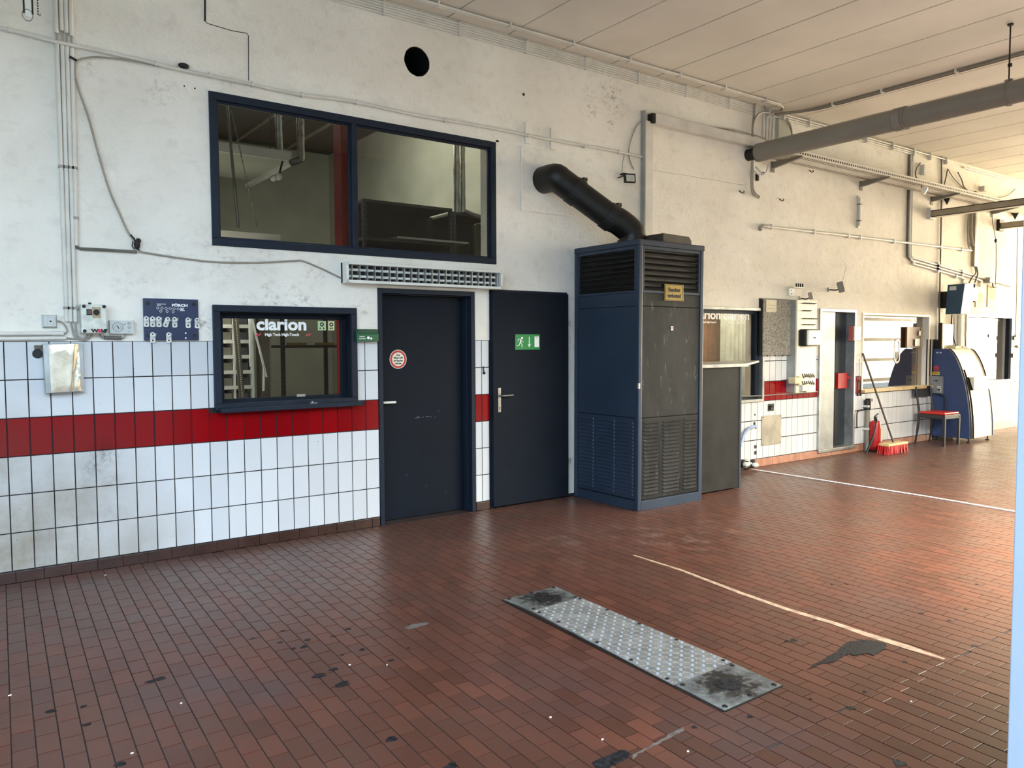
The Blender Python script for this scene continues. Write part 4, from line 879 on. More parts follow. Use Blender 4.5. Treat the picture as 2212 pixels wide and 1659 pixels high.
# cabinet beside the heater, with its pale shelf
c0, c1 = 5.72, 6.462
t = thing('grey_cabinet', 'slim dull grey cabinet standing beside the heater', 'cabinet', (c0, -.78, 0))
cz1 = 1.30
ob('front_panel', G().box(c0, c1-.012, -.78, -.76, .02, cz1), mat('dull_grey_laminate', (40, 40, 39), .5, spec=.12, var=.14, scale=5), t, bev=.002)
ob('side_panel', G().box(c1-.03, c1, -.785, -.02, .01, cz1), M_HEAT, t, bev=.003); ob('back_carcass', G().box(c0, c1-.03, -.758, -.04, .03, cz1-.01), M_BLACK, t)
t = thing('counter_shelf', 'thin worn pale shelf board on the cabinet reaching to the office window', 'shelf', (c0, -.5, cz1))
ob('board', G().prismz([(c0-.02, -.82), (c1+.06, -.80), (7.75, -.05), (7.75, -.02), (c0-.02, -.02)], cz1, cz1+.025), mat('worn_grey_white_board', (170, 168, 160), .4, var=.2, scale=12), t, bev=.004)
ob('metal_edging', G().prismz([(c0-.02, -.835), (c1+.065, -.815), (c1+.065, -.80), (c0-.02, -.82)], cz1-.006, cz1+.026), M_GALV, t)

# ---------------------------------------------------------------- floodlight, rail and duct behind the heater
fp = (5.465,3.244)
t = thing('floodlight', 'small black framed floodlight on the plaster beside the white rail above the heater', 'lamp', (fp[0], -.12, fp[1]-.06))
th = R(12)
def rbox(g, c, sx, sy, sz, rz=0, rx=0):
    mx = Matrix.Translation(c) @ Matrix.Rotation(rz, 4, 'Z') @ Matrix.Rotation(rx, 4, 'X'); o_ = g.mx; g.mx = mx; g.box(-sx/2, sx/2, -sy/2, sy/2, -sz/2, sz/2); g.mx = o_; return g
ob('body', rbox(G(), (fp[0], -.12, fp[1]), .125, .03, .095, R(-22), R(-10)), M_BLACK, t, bev=.005)
ob('lens', rbox(G(), (fp[0]-.006, -.138, fp[1]-.003), .09, .004, .068, R(-22), R(-10)), mat('frosted_lens', (206, 204, 190), .3), t, 'frosted white lens')
ob('bracket', G().tube([(fp[0]-.07, -.11, fp[1]+.02), (fp[0]-.05, -.03, fp[1]+.02), (fp[0]-.05, 0, fp[1]+.02)], .006, 6).box(fp[0]-.02, fp[0]+.03, -.06, 0, fp[1]+.05, fp[1]+.065), M_BLACK, t)
t = thing('floodlight_cable', 'dark cable hanging in a curve from the white rail down to the floodlight', 'cable', (5.6, 0, 3.4))
ob('cable', G().tube(smooth_path([(5.723,-0.020,3.887),(5.642,-0.020,3.797),(5.575,-0.020,3.658),(5.549,-0.020,3.534),(5.576,-0.020,3.442),(5.624,-0.020,3.372)]), .006, 8), M_CABLE, t, smooth=True)
ob('thin_cable', G().tube(smooth_path([(5.442,-0.020,3.529),(5.482,-0.020,3.506),(5.462,-0.020,3.418),(5.456,-0.020,3.308),(5.483,-0.020,3.278)]), .004, 8), M_CABLE, t, smooth=True)
t = thing('white_rail', 'tall white box rail fixed upright on the wall behind the flue pipe', 'rail', (5.82, 0, 2.5))
ob('front_cover', G().box(5.765, 5.885, -.05, 0, 2.30, 3.90), M_CONDUIT, t, bev=.003); ob('side_strip', G().box(5.745, 5.762, -.06, 0, 2.30, 4.0), M_GALVD, t)
t = thing('cable_duct', 'white boxed cable duct running level along the wall under the ceiling conduits', 'duct', (5.89, 0, 3.9))
ob('duct_body', G().box(5.885, 7.76, -.085, 0, 3.875, 3.985), M_CONDUIT, t, bev=.004); ob('end_opening', G().box(5.84, 5.884, -.08, -.01, 3.88, 3.98), M_BLACK, t)
ob('loose_wire', G().tube(smooth_path([(6.9,-.04,4.0),(7.2,-.05,4.02),(7.5,-.05,4.02),(7.75,-.09,3.99),(7.9,-.08,3.9)]), .006, 6).tube(smooth_path([(6.6,-.04,3.99),(7.2,-.03,4.01),(7.9,-.05,3.96)]), .005, 6), M_CABLE, t, smooth=True)

# ceiling edge conduits
RUN = {}
def run_along(name, lab, x0, x1, y, z, r, grp, m=M_CONDUIT):
    t = thing(name, lab, 'conduit', (x0, y, z), grp)
    ob('tube', G().cyl((x0, y, z), (x1, y, z), r, 10), m, t, smooth=True); RUN[lab] = t; return t
for k, w_ in enumerate(('top', 'second', 'third', 'fourth', 'lowest')):
    run_along('edge_conduit', '%s of five white conduits side by side in the wall and ceiling corner' % w_, -.5, 7.62, -.014, 4.372-.0215*k, .0108, 'corner conduits')
for k, w_ in enumerate(('nearer the wall', 'further from the wall')):
    run_along('ceiling_conduit', 'white conduit clipped to the ceiling parallel to the wall, %s' % w_, .5, 7.85, -.21-.032*k, 4.375, .0115, 'paired ceiling conduits')
x = .9; k = 0
while x < 7.6:
    ob('clip', G().box(x-.008, x+.008, -.26, -.185, 4.358, 4.40), M_CONDUIT, RUN['white conduit clipped to the ceiling parallel to the wall, nearer the wall'])
    ob('clip', G().box(x+.342, x+.358, -.03, 0, 4.27, 4.39).box(x+.345, x+.355, -.05, -.01, 4.385, 4.395), M_CONDUIT, RUN['top of five white conduits side by side in the wall and ceiling corner']); x += .74
ob('bend', G().tube(smooth_path([(7.8, -.21, 4.375), (7.95, -.19, 4.375), (8.02, -.12, 4.37), (7.97, -.06, 4.35), (7.85, -.04, 4.33), (7.7, -.03, 4.66), (7.6, -.03, 4.15), (7.6, -.03, 4.0), (7.6, -.03, 3.7), (7.61, -.03, 3.42), (7.66, -.03, 3.34), (7.74, -.03, 3.31)], 4), .013, 8).tube(smooth_path([(7.9, -.05, 4.33), (7.75, -.05, 4.31), (7.64, -.05, 4.25), (7.57, -.05, 4.1), (7.56, -.05, 3.7), (7.57, -.04, 3.40), (7.62, -.04, 3.32), (7.72, -.04, 3.29)], 4), .011, 8), M_CABLE,
   thing('bent_conduit', 'pair of grey conduits bending off the ceiling and down the wall beside the big pipe', 'conduit', (7.6, 0, 3.3)), smooth=True)
for k, w_ in enumerate(('first', 'second', 'third', 'fourth')):
    x = 7.82+.055*k
    t = thing('short_conduit', '%s short upright conduit from the left above the big pipe' % w_, 'conduit', (x, -.02, 3.9), 'short upright conduits')
    ob('tube', G().cyl((x, -.02, 3.86), (x+.012*k, -.02, 4.29), .011, 10), M_CONDUIT, t, smooth=True)
t = thing('wall_chase', 'pale boxed chase on the wall with cables above the big pipe', 'box', (8.2, 0, 3.95))
ob('casing', G().box(8.08, 8.32, -.05, 0, 3.84, 4.30), M_STORE, t, bev=.01); ob('cable', G().tube(smooth_path([(8.36,-.04,3.9),(8.36,-.04,4.15),(8.30,-.06,4.24),(8.2,-.08,4.3)]), .012, 8).tube([(8.40,-.03,3.9),(8.40,-.03,4.16)], .012, 8), M_CABLE, t, smooth=True)
for k, w_ in enumerate(('upper', 'middle', 'lower')):
    run_along('edge_conduit', '%s of three white conduits in the ceiling corner beyond the big pipe' % w_, 8.0, 11.5 if k else 12.6, -.016-.012*(k == 0), 4.372-.026*k, .0115, 'corner conduits beyond the big pipe')
for x in (8.2, 8.75, 9.4, 10.1, 10.8, 11.4, 11.9, 12.4):
    t = RUN['upper of three white conduits in the ceiling corner beyond the big pipe']; ob('clip', G().box(x-.01, x+.01, -.05, 0, 4.3, 4.395), M_CONDUIT, t)
run_along('edge_conduit', 'far thin white conduit under the ceiling at the right end of the wall', 13.0, 16.5, -.02, 4.33, .014, 'corner conduits beyond the big pipe')
for k, w_ in enumerate(('left', 'right')):
    x = 8.36+.05*k
    t = thing('cross_conduit', 'grey conduit crossing the ceiling toward the camera above the big pipe, %s of the pair' % w_, 'conduit', (x, -2.5, 4.37), 'cross ceiling conduits')
    ob('tube', G().tube(smooth_path([(8.0+.04*k, -.05, 4.33), (8.15+.04*k, -.12, 4.36), (8.3+.04*k, -.3, 4.375), (x, -.7, 4.38), (x, -2.6, 4.38), (x, -4.99, 4.38)], 4), .014, 10), M_PIPE, t, smooth=True)
for y in (-.6, -1.2, -2.0, -3.0, -4.0):
    ob('clip', G().box(8.33, 8.43, y-.008, y+.008, 4.355, 4.40), M_CONDUIT, t)

# big grey pipe
t = thing('big_pipe', 'large grey round exhaust pipe hanging under the ceiling and leading into the wall', 'pipe', (7.55, -.16, 3.78)); pr2 = .108
yj = (-1.842,3.782)[0]
ob('first_length', G().tube([(7.55, -.15, 3.785), (7.55, yj-.04, 3.785)], pr2, 36), M_PIPE, t, smooth=True)
ob('second_length', G().tube([(7.55, yj+.02, 3.785), (7.55, -4.95, 3.785)], pr2-.004, 36), M_PIPE, t, smooth=True)
ob('joint_collar', G().tube([(7.55, yj+.05, 3.785), (7.55, yj+.045, 3.785), (7.55, yj-.02, 3.785), (7.55, yj-.03, 3.785)], [pr2+.001, pr2+.007, pr2+.007, pr2+.001], 36).tube([(7.55, yj-.05, 3.785), (7.55, yj-.065, 3.785)], pr2+.008, 36), M_PIPE, t, smooth=True)
ob('end_rim', G().tube([(7.55, -.15, 3.785), (7.55, -.135, 3.785)], pr2-.004, 36).tube([(7.55,-.14,3.785),(7.55,0,3.785)], .07, 16), M_BLACK, t)
yh = (-2.828,3.999)[0]
ob('hanger_rod', G().cyl((7.55, yh, 3.89), (7.55, yh, 4.4), .007, 8).cyl((7.55, yh, 4.385), (7.55, yh, 4.4), .025, 10).box(7.54, 7.56, yh-.02, yh+.01, 4.02, 4.05), M_SOOTY, t)
ob('hanger_ring', G().tube([(7.55, yh-.012, 3.785), (7.55, yh+.012, 3.785)], pr2+.005, 36).box(7.535, 7.565, yh-.03, yh+.03, 3.885, 3.91), M_PIPE, t)
t = thing('torn_cable_end', 'torn cables and silver scraps sticking out of the plaster under the big pipe', 'cable', (7.75, 0, 3.6))
ob('cable', G().tube(smooth_path([(7.66,-.03,3.66),(7.74,-.07,3.58),(7.8,-.08,3.60),(7.84,-.08,3.70)]), .010, 8).tube(smooth_path([(7.6,-.03,3.62),(7.68,-.06,3.56),(7.78,-.06,3.57)]), .008, 8), M_GREYPL, t, smooth=True); ob('knot', G().ball((7.76,-.06,3.585), .022, 5).box(7.7,7.73,-.03,0,3.5,3.58), M_SOOTY, t)

# perforated cable tray on brackets
t = thing('cable_tray', 'long perforated cream cable tray on brackets along the wall below the big pipe', 'tray', (8.0, -.2, 3.76))
ty0, ty1, tz = -.06, -.38, 3.775; TX0, TX1 = 7.95, 16.5
ob('bottom_plate', G().box(TX0, TX1, ty1, ty0, tz-.002, tz), M_CONDUIT, t)
ob('outer_flange', G().box(TX0, TX1, ty1-.003, ty1, tz, tz+.062).box(TX0, TX1, ty1, ty1+.012, tz+.060, tz+.062), M_CONDUIT, t); ob('inner_flange', G().box(TX0, TX1, ty0, ty0+.003, tz, tz+.062), M_CONDUIT, t)
pf = G(); x = TX0+.03
while x < 14.2:
    pf.box(x, x+.026, ty1-.0042, ty1-.003, tz+.016, tz+.040)
    for y in (-.345, -.30, -.13, -.09): pf.box(x, x+.026, y-.010, y+.010, tz-.0034, tz-.002)
    x += .05
ob('perforations', pf, M_SOOTY, t, kind='stuff')
ob('ridge', G().box(TX0, TX1, -.225, -.215, tz-.005, tz-.002), M_CONDUIT, t)
for k, (x, w_) in enumerate(((8.03, 'nearest the big pipe'), (10.03, 'second along the tray'), (12.03, 'third along the tray beside the dark triangle'), (14.1, 'furthest along the tray'))):
    b_ = thing('tray_bracket', 'grey wedge shaped bracket under the cable tray, %s' % w_, 'bracket', (x, 0, 3.7), 'cable tray brackets')
    ob('arm', G().prismx([(-.0, 3.69), (-.05, 3.69), (-.42, 3.745), (-.42, 3.765), (0, 3.765)], x-.02, x+.02), M_PIPE, b_, bev=.002); ob('foot', G().box(x-.035, x+.035, -.01, 0, 3.64, 3.77), M_PIPE, b_)
f2 = (11.070,3.703)
t = thing('spot_lamp', 'small bright white spot lamp hanging from the cable tray', 'lamp', (f2[0], -.35, f2[1]))
ob('head', rbox(G(), (f2[0], -.36, f2[1]), .10, .05, .11, R(20), R(25)), M_WHITEPL, t, bev=.006); ob('yoke', G().tube([(f2[0]-.05, -.34, f2[1]+.02), (f2[0]-.03, -.34, f2[1]+.09), (f2[0]+.06, -.34, f2[1]+.07)], .006, 6), M_BLACK, t); ob('lens', rbox(G(), (f2[0]+.0, -.39, f2[1]-.012), .085, .004, .09, R(20), R(25)), M_TXTW, t)
for k, (px, py, w_) in enumerate(((2047, 433, 'under the third tray bracket'), (2193, 466, 'at the far right beyond the cross beam'))):
    c = UW(0, 0); c = ((12.436,3.744), (14.922,3.734))[k]
    t = thing('dark_shade', 'dark pointed wall shade %s' % w_, 'shade', (c[0], 0, c[1])); ob('shell', G().add([(c[0]-.08, -.01, c[1]+.05), (c[0]+.06, -.01, c[1]+.05), (c[0]+.06, -.12, c[1]+.04), (c[0]-.05, -.12, c[1]+.04), (c[0], -.04, c[1]-.07)], [(0, 3, 4), (3, 2, 4), (2, 1, 4), (0, 1, 2, 3), (1, 0, 4)]), M_BLACK, t)

# far conduits
t = thing('wall_conduit', 'thin level conduit crossing the wall from the torn hole to the far uprights', 'conduit', (7.8, 0, 2.97))
ob('tube', G().tube([(7.9,-.02,2.965),(9.6,-.02,2.99),(11.4,-.02,3.01),(13.35,-.02,3.03)], .018, 10), M_CONDUIT, t, smooth=True); ob('torn_end', G().tube(smooth_path([(7.78,0,2.93),(7.80,-.03,2.965),(7.9,-.02,2.966)]), .018, 8).ball((7.79,-.01,2.93), .03, 5), M_CABLE, t)
for x in (8.0, 8.9, 9.7, 10.0, 10.9, 12.3, 13.0): ob('clip', G().box(x-.012, x+.012, -.042, 0, 2.94+.012*(x-8)*.9, 3.0+.012*(x-8)*.9), M_CONDUIT, t)
for k, (x, m_, w_) in enumerate(((11.30, M_DKCABLE, 'dark one on the left'), (11.345, M_CONDUIT, 'middle one'), (11.395, M_CONDUIT, 'right one'))):
    t = thing('vertical_conduit', 'upright conduit behind the cable tray, %s of three' % w_, 'conduit', (x, 0, 2.8), 'far upright conduits')
    ob('tube', G().tube(smooth_path([(x, -.02, 4.3 if k != 1 else 4.2), (x, -.02, 3.5), (x+.01, -.02, 2.87), (x+.04, -.02, 2.80-.02*k), (x+.12, -.02, 2.77-.02*k)], 3), .0165, 10), m_, t, smooth=True)
for k, w_ in enumerate(('top', 'middle', 'bottom')):
    dz = -.045*k; xe = (14.9, 13.6, 13.0)[k]
    t = thing('sloping_conduit', 'white conduit sloping down to the right above the blue box, %s of three' % w_, 'conduit', (11.5, 0, 2.8+dz), 'sloping conduits')
    ob('tube', G().tube(smooth_path([(11.45, -.02, 2.80+dz), (xe, -.02, 2.80+dz-(xe-11.45)*.085)]+([(xe+.08, -.02, 2.80+dz-(xe-11.45)*.085-.06), (xe+.09, -.02, 2.45)] if k else []), 3), .0175, 10), M_CONDUIT, t, smooth=True)
    ob('clip', G().box(12.2, 12.23, -.05, 0, 2.70+dz, 2.78+dz).box(13.0 if k < 2 else 12.8, 13.03 if k < 2 else 12.83, -.05, 0, 2.64+dz, 2.70+dz), M_CONDUIT, t)
v = [(12.240,-0.020,4.739),(12.302,-0.020,3.827),(12.323,-0.020,1.962),(12.364,-0.020,1.439)]
t = thing('thin_riser', 'thin dark upright cable running down the far wall to the machine', 'cable', tuple(v[-1])); ob('cable', G().tube(v, .012, 8), M_DKCABLE, t, smooth=True)
v = [(13.434,-0.030,3.684),(13.488,-0.030,2.774)]; 
t = thing('vertical_conduit', 'brown and cream upright trunking at the far wall right of the blue box', 'conduit', tuple(v[-1])); ob('trunk', G().box(v[0][0]-.03, v[0][0]+.03, -.05, 0, v[1][2], 4.0), M_BEAM, t, bev=.003); ob('pale_trunk', G().box(v[0][0]+.035, v[0][0]+.12, -.04, 0, v[1][2], 4.0), M_CONDUIT, t)
ob('tail_cable', G().tube(smooth_path([(13.448,-0.040,2.771),(13.487,-0.040,2.667),(13.359,-0.040,2.585),(13.250,-0.040,2.490)]), .012, 8).tube(smooth_path([(13.498,-0.040,2.774),(13.555,-0.040,2.655),(13.463,-0.040,2.514)]), .012, 8), M_DKCABLE, t, smooth=True)
t = thing('looped_hose', 'grey ribbed hose looped on the wall left of the far trunking', 'hose', (13.4, 0, 3.1)); ob('hose', G().tube(smooth_path([(13.266,-0.040,3.629),(13.267,-0.040,3.331),(13.308,-0.040,3.184),(13.346,-0.040,3.097)]), .03, 8).tube(smooth_path([(13.185,-0.040,3.622),(13.170,-0.040,3.323),(13.198,-0.040,3.101),(13.283,-0.040,3.055)]), .012, 8), M_CABLE, t, smooth=True)
a_, b_ = (9.913,3.563), (10.022,3.118)
t = thing('slim_wall_lamp', 'slim grey upright fitting with two clamps on the bare wall', 'lamp', (a_[0], 0, b_[1])); xm = (a_[0]+b_[0])/2
ob('back_channel', G().box(xm-.022, xm+.022, -.02, 0, b_[1], a_[1]), M_GREYPL, t, bev=.008); ob('tube', G().cyl((xm, -.032, b_[1]+.03), (xm, -.032, a_[1]-.03), .014, 10), M_WHITEPL, t, smooth=True); ob('clamp', G().box(xm-.026, xm+.026, -.05, 0, b_[1]+.09, b_[1]+.105).box(xm-.026, xm+.026, -.05, 0, a_[1]-.13, a_[1]-.115), M_DKCABLE, t)
# beams
t = thing('channel_beam', 'grey beige channel beam crossing under the ceiling near the far wall lamp', 'beam', (12.0, -2.5, 3.44)); ob('web', G().box(11.93, 11.945, -4.95, -.05, 3.44, 3.54), M_BEAM, t); ob('flange', G().box(11.93, 12.05, -4.95, -.05, 3.438, 3.45).box(11.93, 12.05, -4.95, -.05, 3.53, 3.542), M_CONDUIT, t); ob('end_plate', G().box(11.90, 12.08, -.05, 0, 3.41, 3.58), M_GREYPL, t)
t = thing('channel_beam', 'second shorter channel beam at the far right edge of the wall', 'beam', (14.4, -2.5, 3.45)); ob('web', G().box(14.33, 14.345, -4.95, -.05, 3.46, 3.56), M_BEAM, t); ob('flange', G().box(14.33, 14.45, -4.95, -.05, 3.458, 3.47), M_CONDUIT, t); ob('end_plate', G().box(14.30, 14.48, -.05, 0, 3.43, 3.62), M_SOOTY, t)
t = thing('hanging_wire', 'dark wires hanging from the ceiling corner above the cable tray', 'cable', (12, 0, 4.2)); ob('wire', G().tube(smooth_path([(11.601,-0.030,4.217),(11.482,-0.030,4.106),(11.473,-0.030,4.009),(11.572,-0.030,3.953)]), .010, 6).tube(smooth_path([(12.454,-0.030,4.235),(12.401,-0.030,4.086),(12.348,-0.030,3.959)]), .010, 6).tube(smooth_path([(12.469,-0.030,4.230),(12.658,-0.030,4.116),(12.977,-0.030,4.008),(13.205,-0.030,3.952)]), .008, 6).tube(smooth_path([(12.792,-0.030,4.227),(12.939,-0.030,4.113),(13.008,-0.030,4.026),(13.237,-0.030,3.955)]), .010, 6).tube(smooth_path([(14.922,-0.030,4.202),(14.687,-0.030,4.081),(14.418,-0.030,4.005),(14.152,-0.030,3.962)]), .008, 6), M_DKCABLE, t, smooth=True); ob('switch', G().box(13.62,13.70,-.08,0,4.02,4.10).box(11.66,11.72,-.06,0,4.05,4.2), M_GREYPL, t)
for lab, v in (('thin black wire with plug hanging beside the second channel beam', [(13.827,-0.120,3.686),(13.855,-0.120,3.521),(13.996,-0.120,3.226),(14.033,-0.120,2.919),(14.026,-0.120,2.493)]), ('thin grey wire hanging at the far right edge of the wall', [(14.868,-0.120,3.529),(14.836,-0.120,3.446),(14.865,-0.120,2.486),(14.887,-0.120,1.639)])):
    t = thing('hanging_wire', lab, 'cable', tuple(v[0])); ob('wire', G().tube(smooth_path(v), .006, 6), M_DKCABLE, t, smooth=True)
    ob('plug', G().ball(v[2] if len(v) == 5 and v[2][2] < 3.3 and 'plug' in lab else v[-1], .035, 5, sc=(1, .6, 1)), M_BLACK if 'plug' in lab else M_GREYPL, t)

# ---------------------------------------------------------------- pin board, peg board, dispensers
a_, b_ = (7.826,2.075), (8.502,1.380)
t = thing('pin_board', 'grey felt pin board on the wall between office window and peg board', 'board', (a_[0], 0, b_[1])); zt, zb = (7.844,2.076)[1], b_[1]
ob('felt_panel', G().box(a_[0], b_[0], -.05, -.03, zb, zt), M_FELT, t, bev=.004); ob('backing_frame', G().box(a_[0]-.03, b_[0]+.01, -.03, 0, zb+.01, zt+.01), M_SOOTY, t)
for k in range(4): x = a_[0]+.08+.16*k; ob('lower_peg', G().cyl((x, -.05, zb-.012), (x, -.05, zb+.01), .008, 6), M_SOOTY, t)
a2, b2 = (7.865,2.070), (8.074,1.916)
t = thing('pinned_paper', 'yellowed paper sheet pinned in the top left corner of the felt board', 'paper', (a2[0], -.055, b2[1])); ob('sheet', G().box(a2[0], b2[0], -.057, -.053, b2[1], a2[1]), M_PAPER, t); ob('lines', G().box(a2[0]+.03, b2[0]-.03, -.0575, -.057, a2[1]-.07, a2[1]-.065).box(a2[0]+.03, b2[0]-.05, -.0575, -.057, a2[1]-.11, a2[1]-.105), M_CABLE, t)
a_, b_ = (8.380,2.075), (8.805,0.902)
t = thing('peg_board', 'tall narrow white peg board standing proud of the wall left of the grey door', 'board', (a_[0], -.14, b_[1])); x0, x1, z0, z1 = a_[0], b_[0], b_[1], a_[1]
ob('panel', G().box(x0, x1, -.145, -.12, z0, z1), M_MACHW, t, bev=.003); ob('side_wall', G().box(x0, x0+.02, -.12, 0, z0, z1), M_GALVD, t)
for k, (v, n) in enumerate(((.965, 6), (.885, 4), (.80, 7), (.735, 6), (.67, 3))):
    z = z0+(z1-z0)*v
    ob('peg_row', G().box(x0+.08, x0+.08+.05*n, -.150, -.145, z-.005, z+.005, 0), M_CABLE, t)
    for i in range(n): ob('peg', G().cyl((x0+.1+.05*i, -.145, z), (x0+.1+.05*i, -.185, z+.008), .005, 6), M_SOOTY, t)
for v in (.10, .18):
    for i in range(6): z = z0+(z1-z0)*v; ob('key_hook', G().tube([(x0+.12+.045*i, -.15, z+.03), (x0+.125+.045*i, -.17, z-.01-.02*random.random()), (x0+.12+.045*i, -.18, z+.005)], .006, 5), M_BLACK, t)
pd = G()
for r_i in range(3):
    for i in range(7): pd.box(x0+.06+.045*i, x0+.064+.045*i, -.1455, -.145, z0+.47-.05*r_i-.004, z0+.47-.05*r_i)
ob('peg_holes', pd, M_CABLE, t, kind='stuff')
a_, b_ = (8.388,1.708), (8.695,1.492)
t = thing('paper_dispenser', 'black and white round fronted dispenser mounted on the peg board', 'dispenser', (a_[0], -.15, b_[1])); x0_, x1_, z0_, z1_ = a_[0]+.02, b_[0]+.0, b_[1], a_[1]
ob('black_body', G().box(x0_, x1_, -.25, -.145, z0_, z1_), M_BLACK, t, bev=.02); ob('white_cover', G().box(x0_+.01, x1_, -.285, -.245, z0_+.01, z1_-.01), M_WHITEPL, t, bev=.02); cxx = (x0_+x1_)/2; ob('lock', G().cyl((cxx, -.29, (z0_+z1_)/2), (cxx, -.283, (z0_+z1_)/2), .012, 10).box(cxx-.05, cxx, -.288, -.284, (z0_+z1_)/2-.004, (z0_+z1_)/2+.004), M_BLACK, t)
for lab, px in (('pale wooden spool bracket at the lower left of the peg board', (8.327,1.063)), ('grey block bracket at the bottom left corner of the peg board', (8.488,0.964))):
    t = thing('block_bracket', lab, 'bracket', (px[0], -.14, px[1])); w_ = 'wooden' in lab
    ob('block', G().box(px[0]-.05, px[0]+.05, -.20, -.10, px[1]-.04, px[1]+.04), mat('cream_block', (206, 196, 156), .6) if w_ else M_GREYPL, t, bev=.006); ob('flange', G().box(px[0]+.05, px[0]+.10, -.19, -.14, px[1]-.06, px[1]+.05), mat('cream_block', (206, 196, 156), .6), t, bev=.004)
t = thing('power_cable', 'dark cable hanging from the felt board behind the peg board', 'cable', (8.6, 0, 1.3)); ob('cable', G().tube(smooth_path([(8.422,-0.030,1.381),(8.474,-0.030,1.303),(8.497,-0.030,1.184),(8.529,-0.030,1.094)]), .007, 6).tube(smooth_path([(8.432,-0.030,1.375),(8.455,-0.030,1.244),(8.489,-0.030,1.095)]), .005, 6), M_BLACK, t, smooth=True)
t = thing('power_cable', 'pale cable strung level across the red tiles to the peg board', 'cable', (8.3, 0, .9)); ob('cable', G().tube(smooth_path([(7.467,-0.012,0.895),(7.810,-0.012,0.885),(8.187,-0.012,0.886),(8.581,-0.012,0.881),(9.058,-0.012,0.886)]), .007, 6), M_CABLE, t, smooth=True)
def sensor(lab, p, sz, y, tilt, m):
    t = thing('wall_sensor', lab, 'sensor', (p[0], 0, p[1])); ob('body', rbox(G(), (p[0], y, p[1]), sz[0], sz[1], sz[2], R(tilt), R(-15)), m, t, bev=.006); ob('arm', G().tube([(p[0]-.06, 0, p[1]-.03), (p[0]-.03, y*.6, p[1]-.04), (p[0], y, p[1]-.02)], .009, 6), M_SOOTY, t); ob('foot', G().box(p[0]-.09, p[0]-.05, -.015, 0, p[1]-.06, p[1]+.0), m, t)
sensor('small grey sensor on an arm above the white peg board', (8.709,2.139), (.07, .05, .09), -.12, 20, M_CABLE)
sensor('small grey sensor with antenna wire high on the wall above the grey door', (9.362,2.275), (.07, .08, .14), -.14, 20, M_PIPE)
v = [(9.393,-0.140,2.350),(9.475,-0.140,2.557)]; t = thing('antenna_wire', 'thin wire rising from the sensor above the grey door', 'wire', tuple(v[0])); ob('wire', G().tube(v, .003, 5), M_PIPE, t)
p = (8.422,2.204); t = thing('key_rack', 'small white hook rack with dark prongs above the felt board', 'rack', (p[0], 0, p[1])); ob('plate', G().box(p[0]-.05, p[0]+.07, -.03, 0, p[1]-.07, p[1]+.03), M_WHITEPL, t, bev=.003); ob('shelf', G().box(p[0]-.05, p[0]+.17, -.10, 0, p[1]+.03, p[1]+.04), M_WHITEPL, t)
for i in range(4): ob('prong', G().cyl((p[0]+.01+.045*i, -.09, p[1]+.035), (p[0]+.01+.045*i, -.09, p[1]+.085), .010, 6), M_BLACK, t)
ob('screw', G().cyl((p[0], -.033, p[1]), (p[0], -.03, p[1]), .008, 6).cyl((p[0], -.033, p[1]-.045), (p[0], -.03, p[1]-.045), .008, 6), M_BLACK, t)
# cover plate, socket hole, hose, bundle
a_, b_ = (7.873,0.629), (8.272,0.255)
t = thing('cover_plate', 'plain grey metal cover plate screwed onto the cream tiles', 'plate', (a_[0], 0, b_[1])); ob('sheet', G().box(a_[0], b_[0], -.012, -.004, b_[1], a_[1]), mat('satin_beige_metal', (168, 162, 148), .35, metal=.4), t, bev=.001)
ob('screw', G().cyl((a_[0]+.02, -.015, a_[1]-.02), (a_[0]+.02, -.012, a_[1]-.02), .006, 6).cyl((b_[0]-.02, -.015, a_[1]-.02), (b_[0]-.02, -.012, a_[1]-.02), .006, 6).cyl((a_[0]+.02, -.015, b_[1]+.02), (a_[0]+.02, -.012, b_[1]+.02), .006, 6).cyl((b_[0]-.02, -.015, b_[1]+.02), (b_[0]-.02, -.012, b_[1]+.02), .006, 6), M_SOOTY, t)
p = (8.059,0.728); t = thing('open_socket', 'open black socket hole in the tiles above the cover plate', 'socket', (p[0], 0, p[1])); ob('recess', G().box(p[0]-.06, p[0]+.06, -.006, .002, p[1]-.045, p[1]+.045), M_BLACK, t, bev=.012); ob('insert', G().cyl((p[0], -.02, p[1]), (p[0], -.006, p[1]), .028, 12).tube([(p[0], -.02, p[1]), (p[0]+.02, -.03, p[1]+.02)], .005, 5), M_SOOTY, t); ob('plate_edge', G().box(p[0]+.06, p[0]+.08, -.008, 0, p[1]-.05, p[1]+.05), M_GREYPL, t)
t = thing('tile_damage', 'dark drilled and broken spots in the tiles beside the blue hose', 'damage', (7.8, 0, .4))
for q_ in [(7.743,-0.004,0.653),(7.736,-0.004,0.545),(7.764,-0.004,0.485),(7.760,-0.004,0.255),(7.761,-0.004,0.180)]: rr_ = random.uniform(.012, .03); ob('broken_spot', G().cyl((q_[0], .004, q_[2]), (q_[0], -.003, q_[2]), rr_, 7), M_BLACK, t)
t = thing('blue_hose', 'pale blue hose curving out of the tiled wall behind the cabinet', 'hose', (7.7, 0, .5)); ob('hose', G().tube(smooth_path([(7.702,-0.050,0.516),(7.584,-0.050,0.507),(7.496,-0.050,0.457),(7.444,-0.050,0.382),(7.411,-0.050,0.289)]), .018, 10), mat('pale_blue_hose', (150, 170, 204), .4), t, smooth=True)
t = thing('rag_bundle', 'crumpled black and white bundle on the floor at the corner of the cabinet', 'bundle', (7.55, -.1, 0))
bg_ = [G(), G()]
for i in range(16): c_ = (7.42+random.uniform(-.12, .16), -.10+random.uniform(-.05, .05), .04+random.uniform(0, .07)); bg_[i % 3 == 0].ball(c_, random.uniform(.025, .05), 5, sc=(1.2, .9, .7))
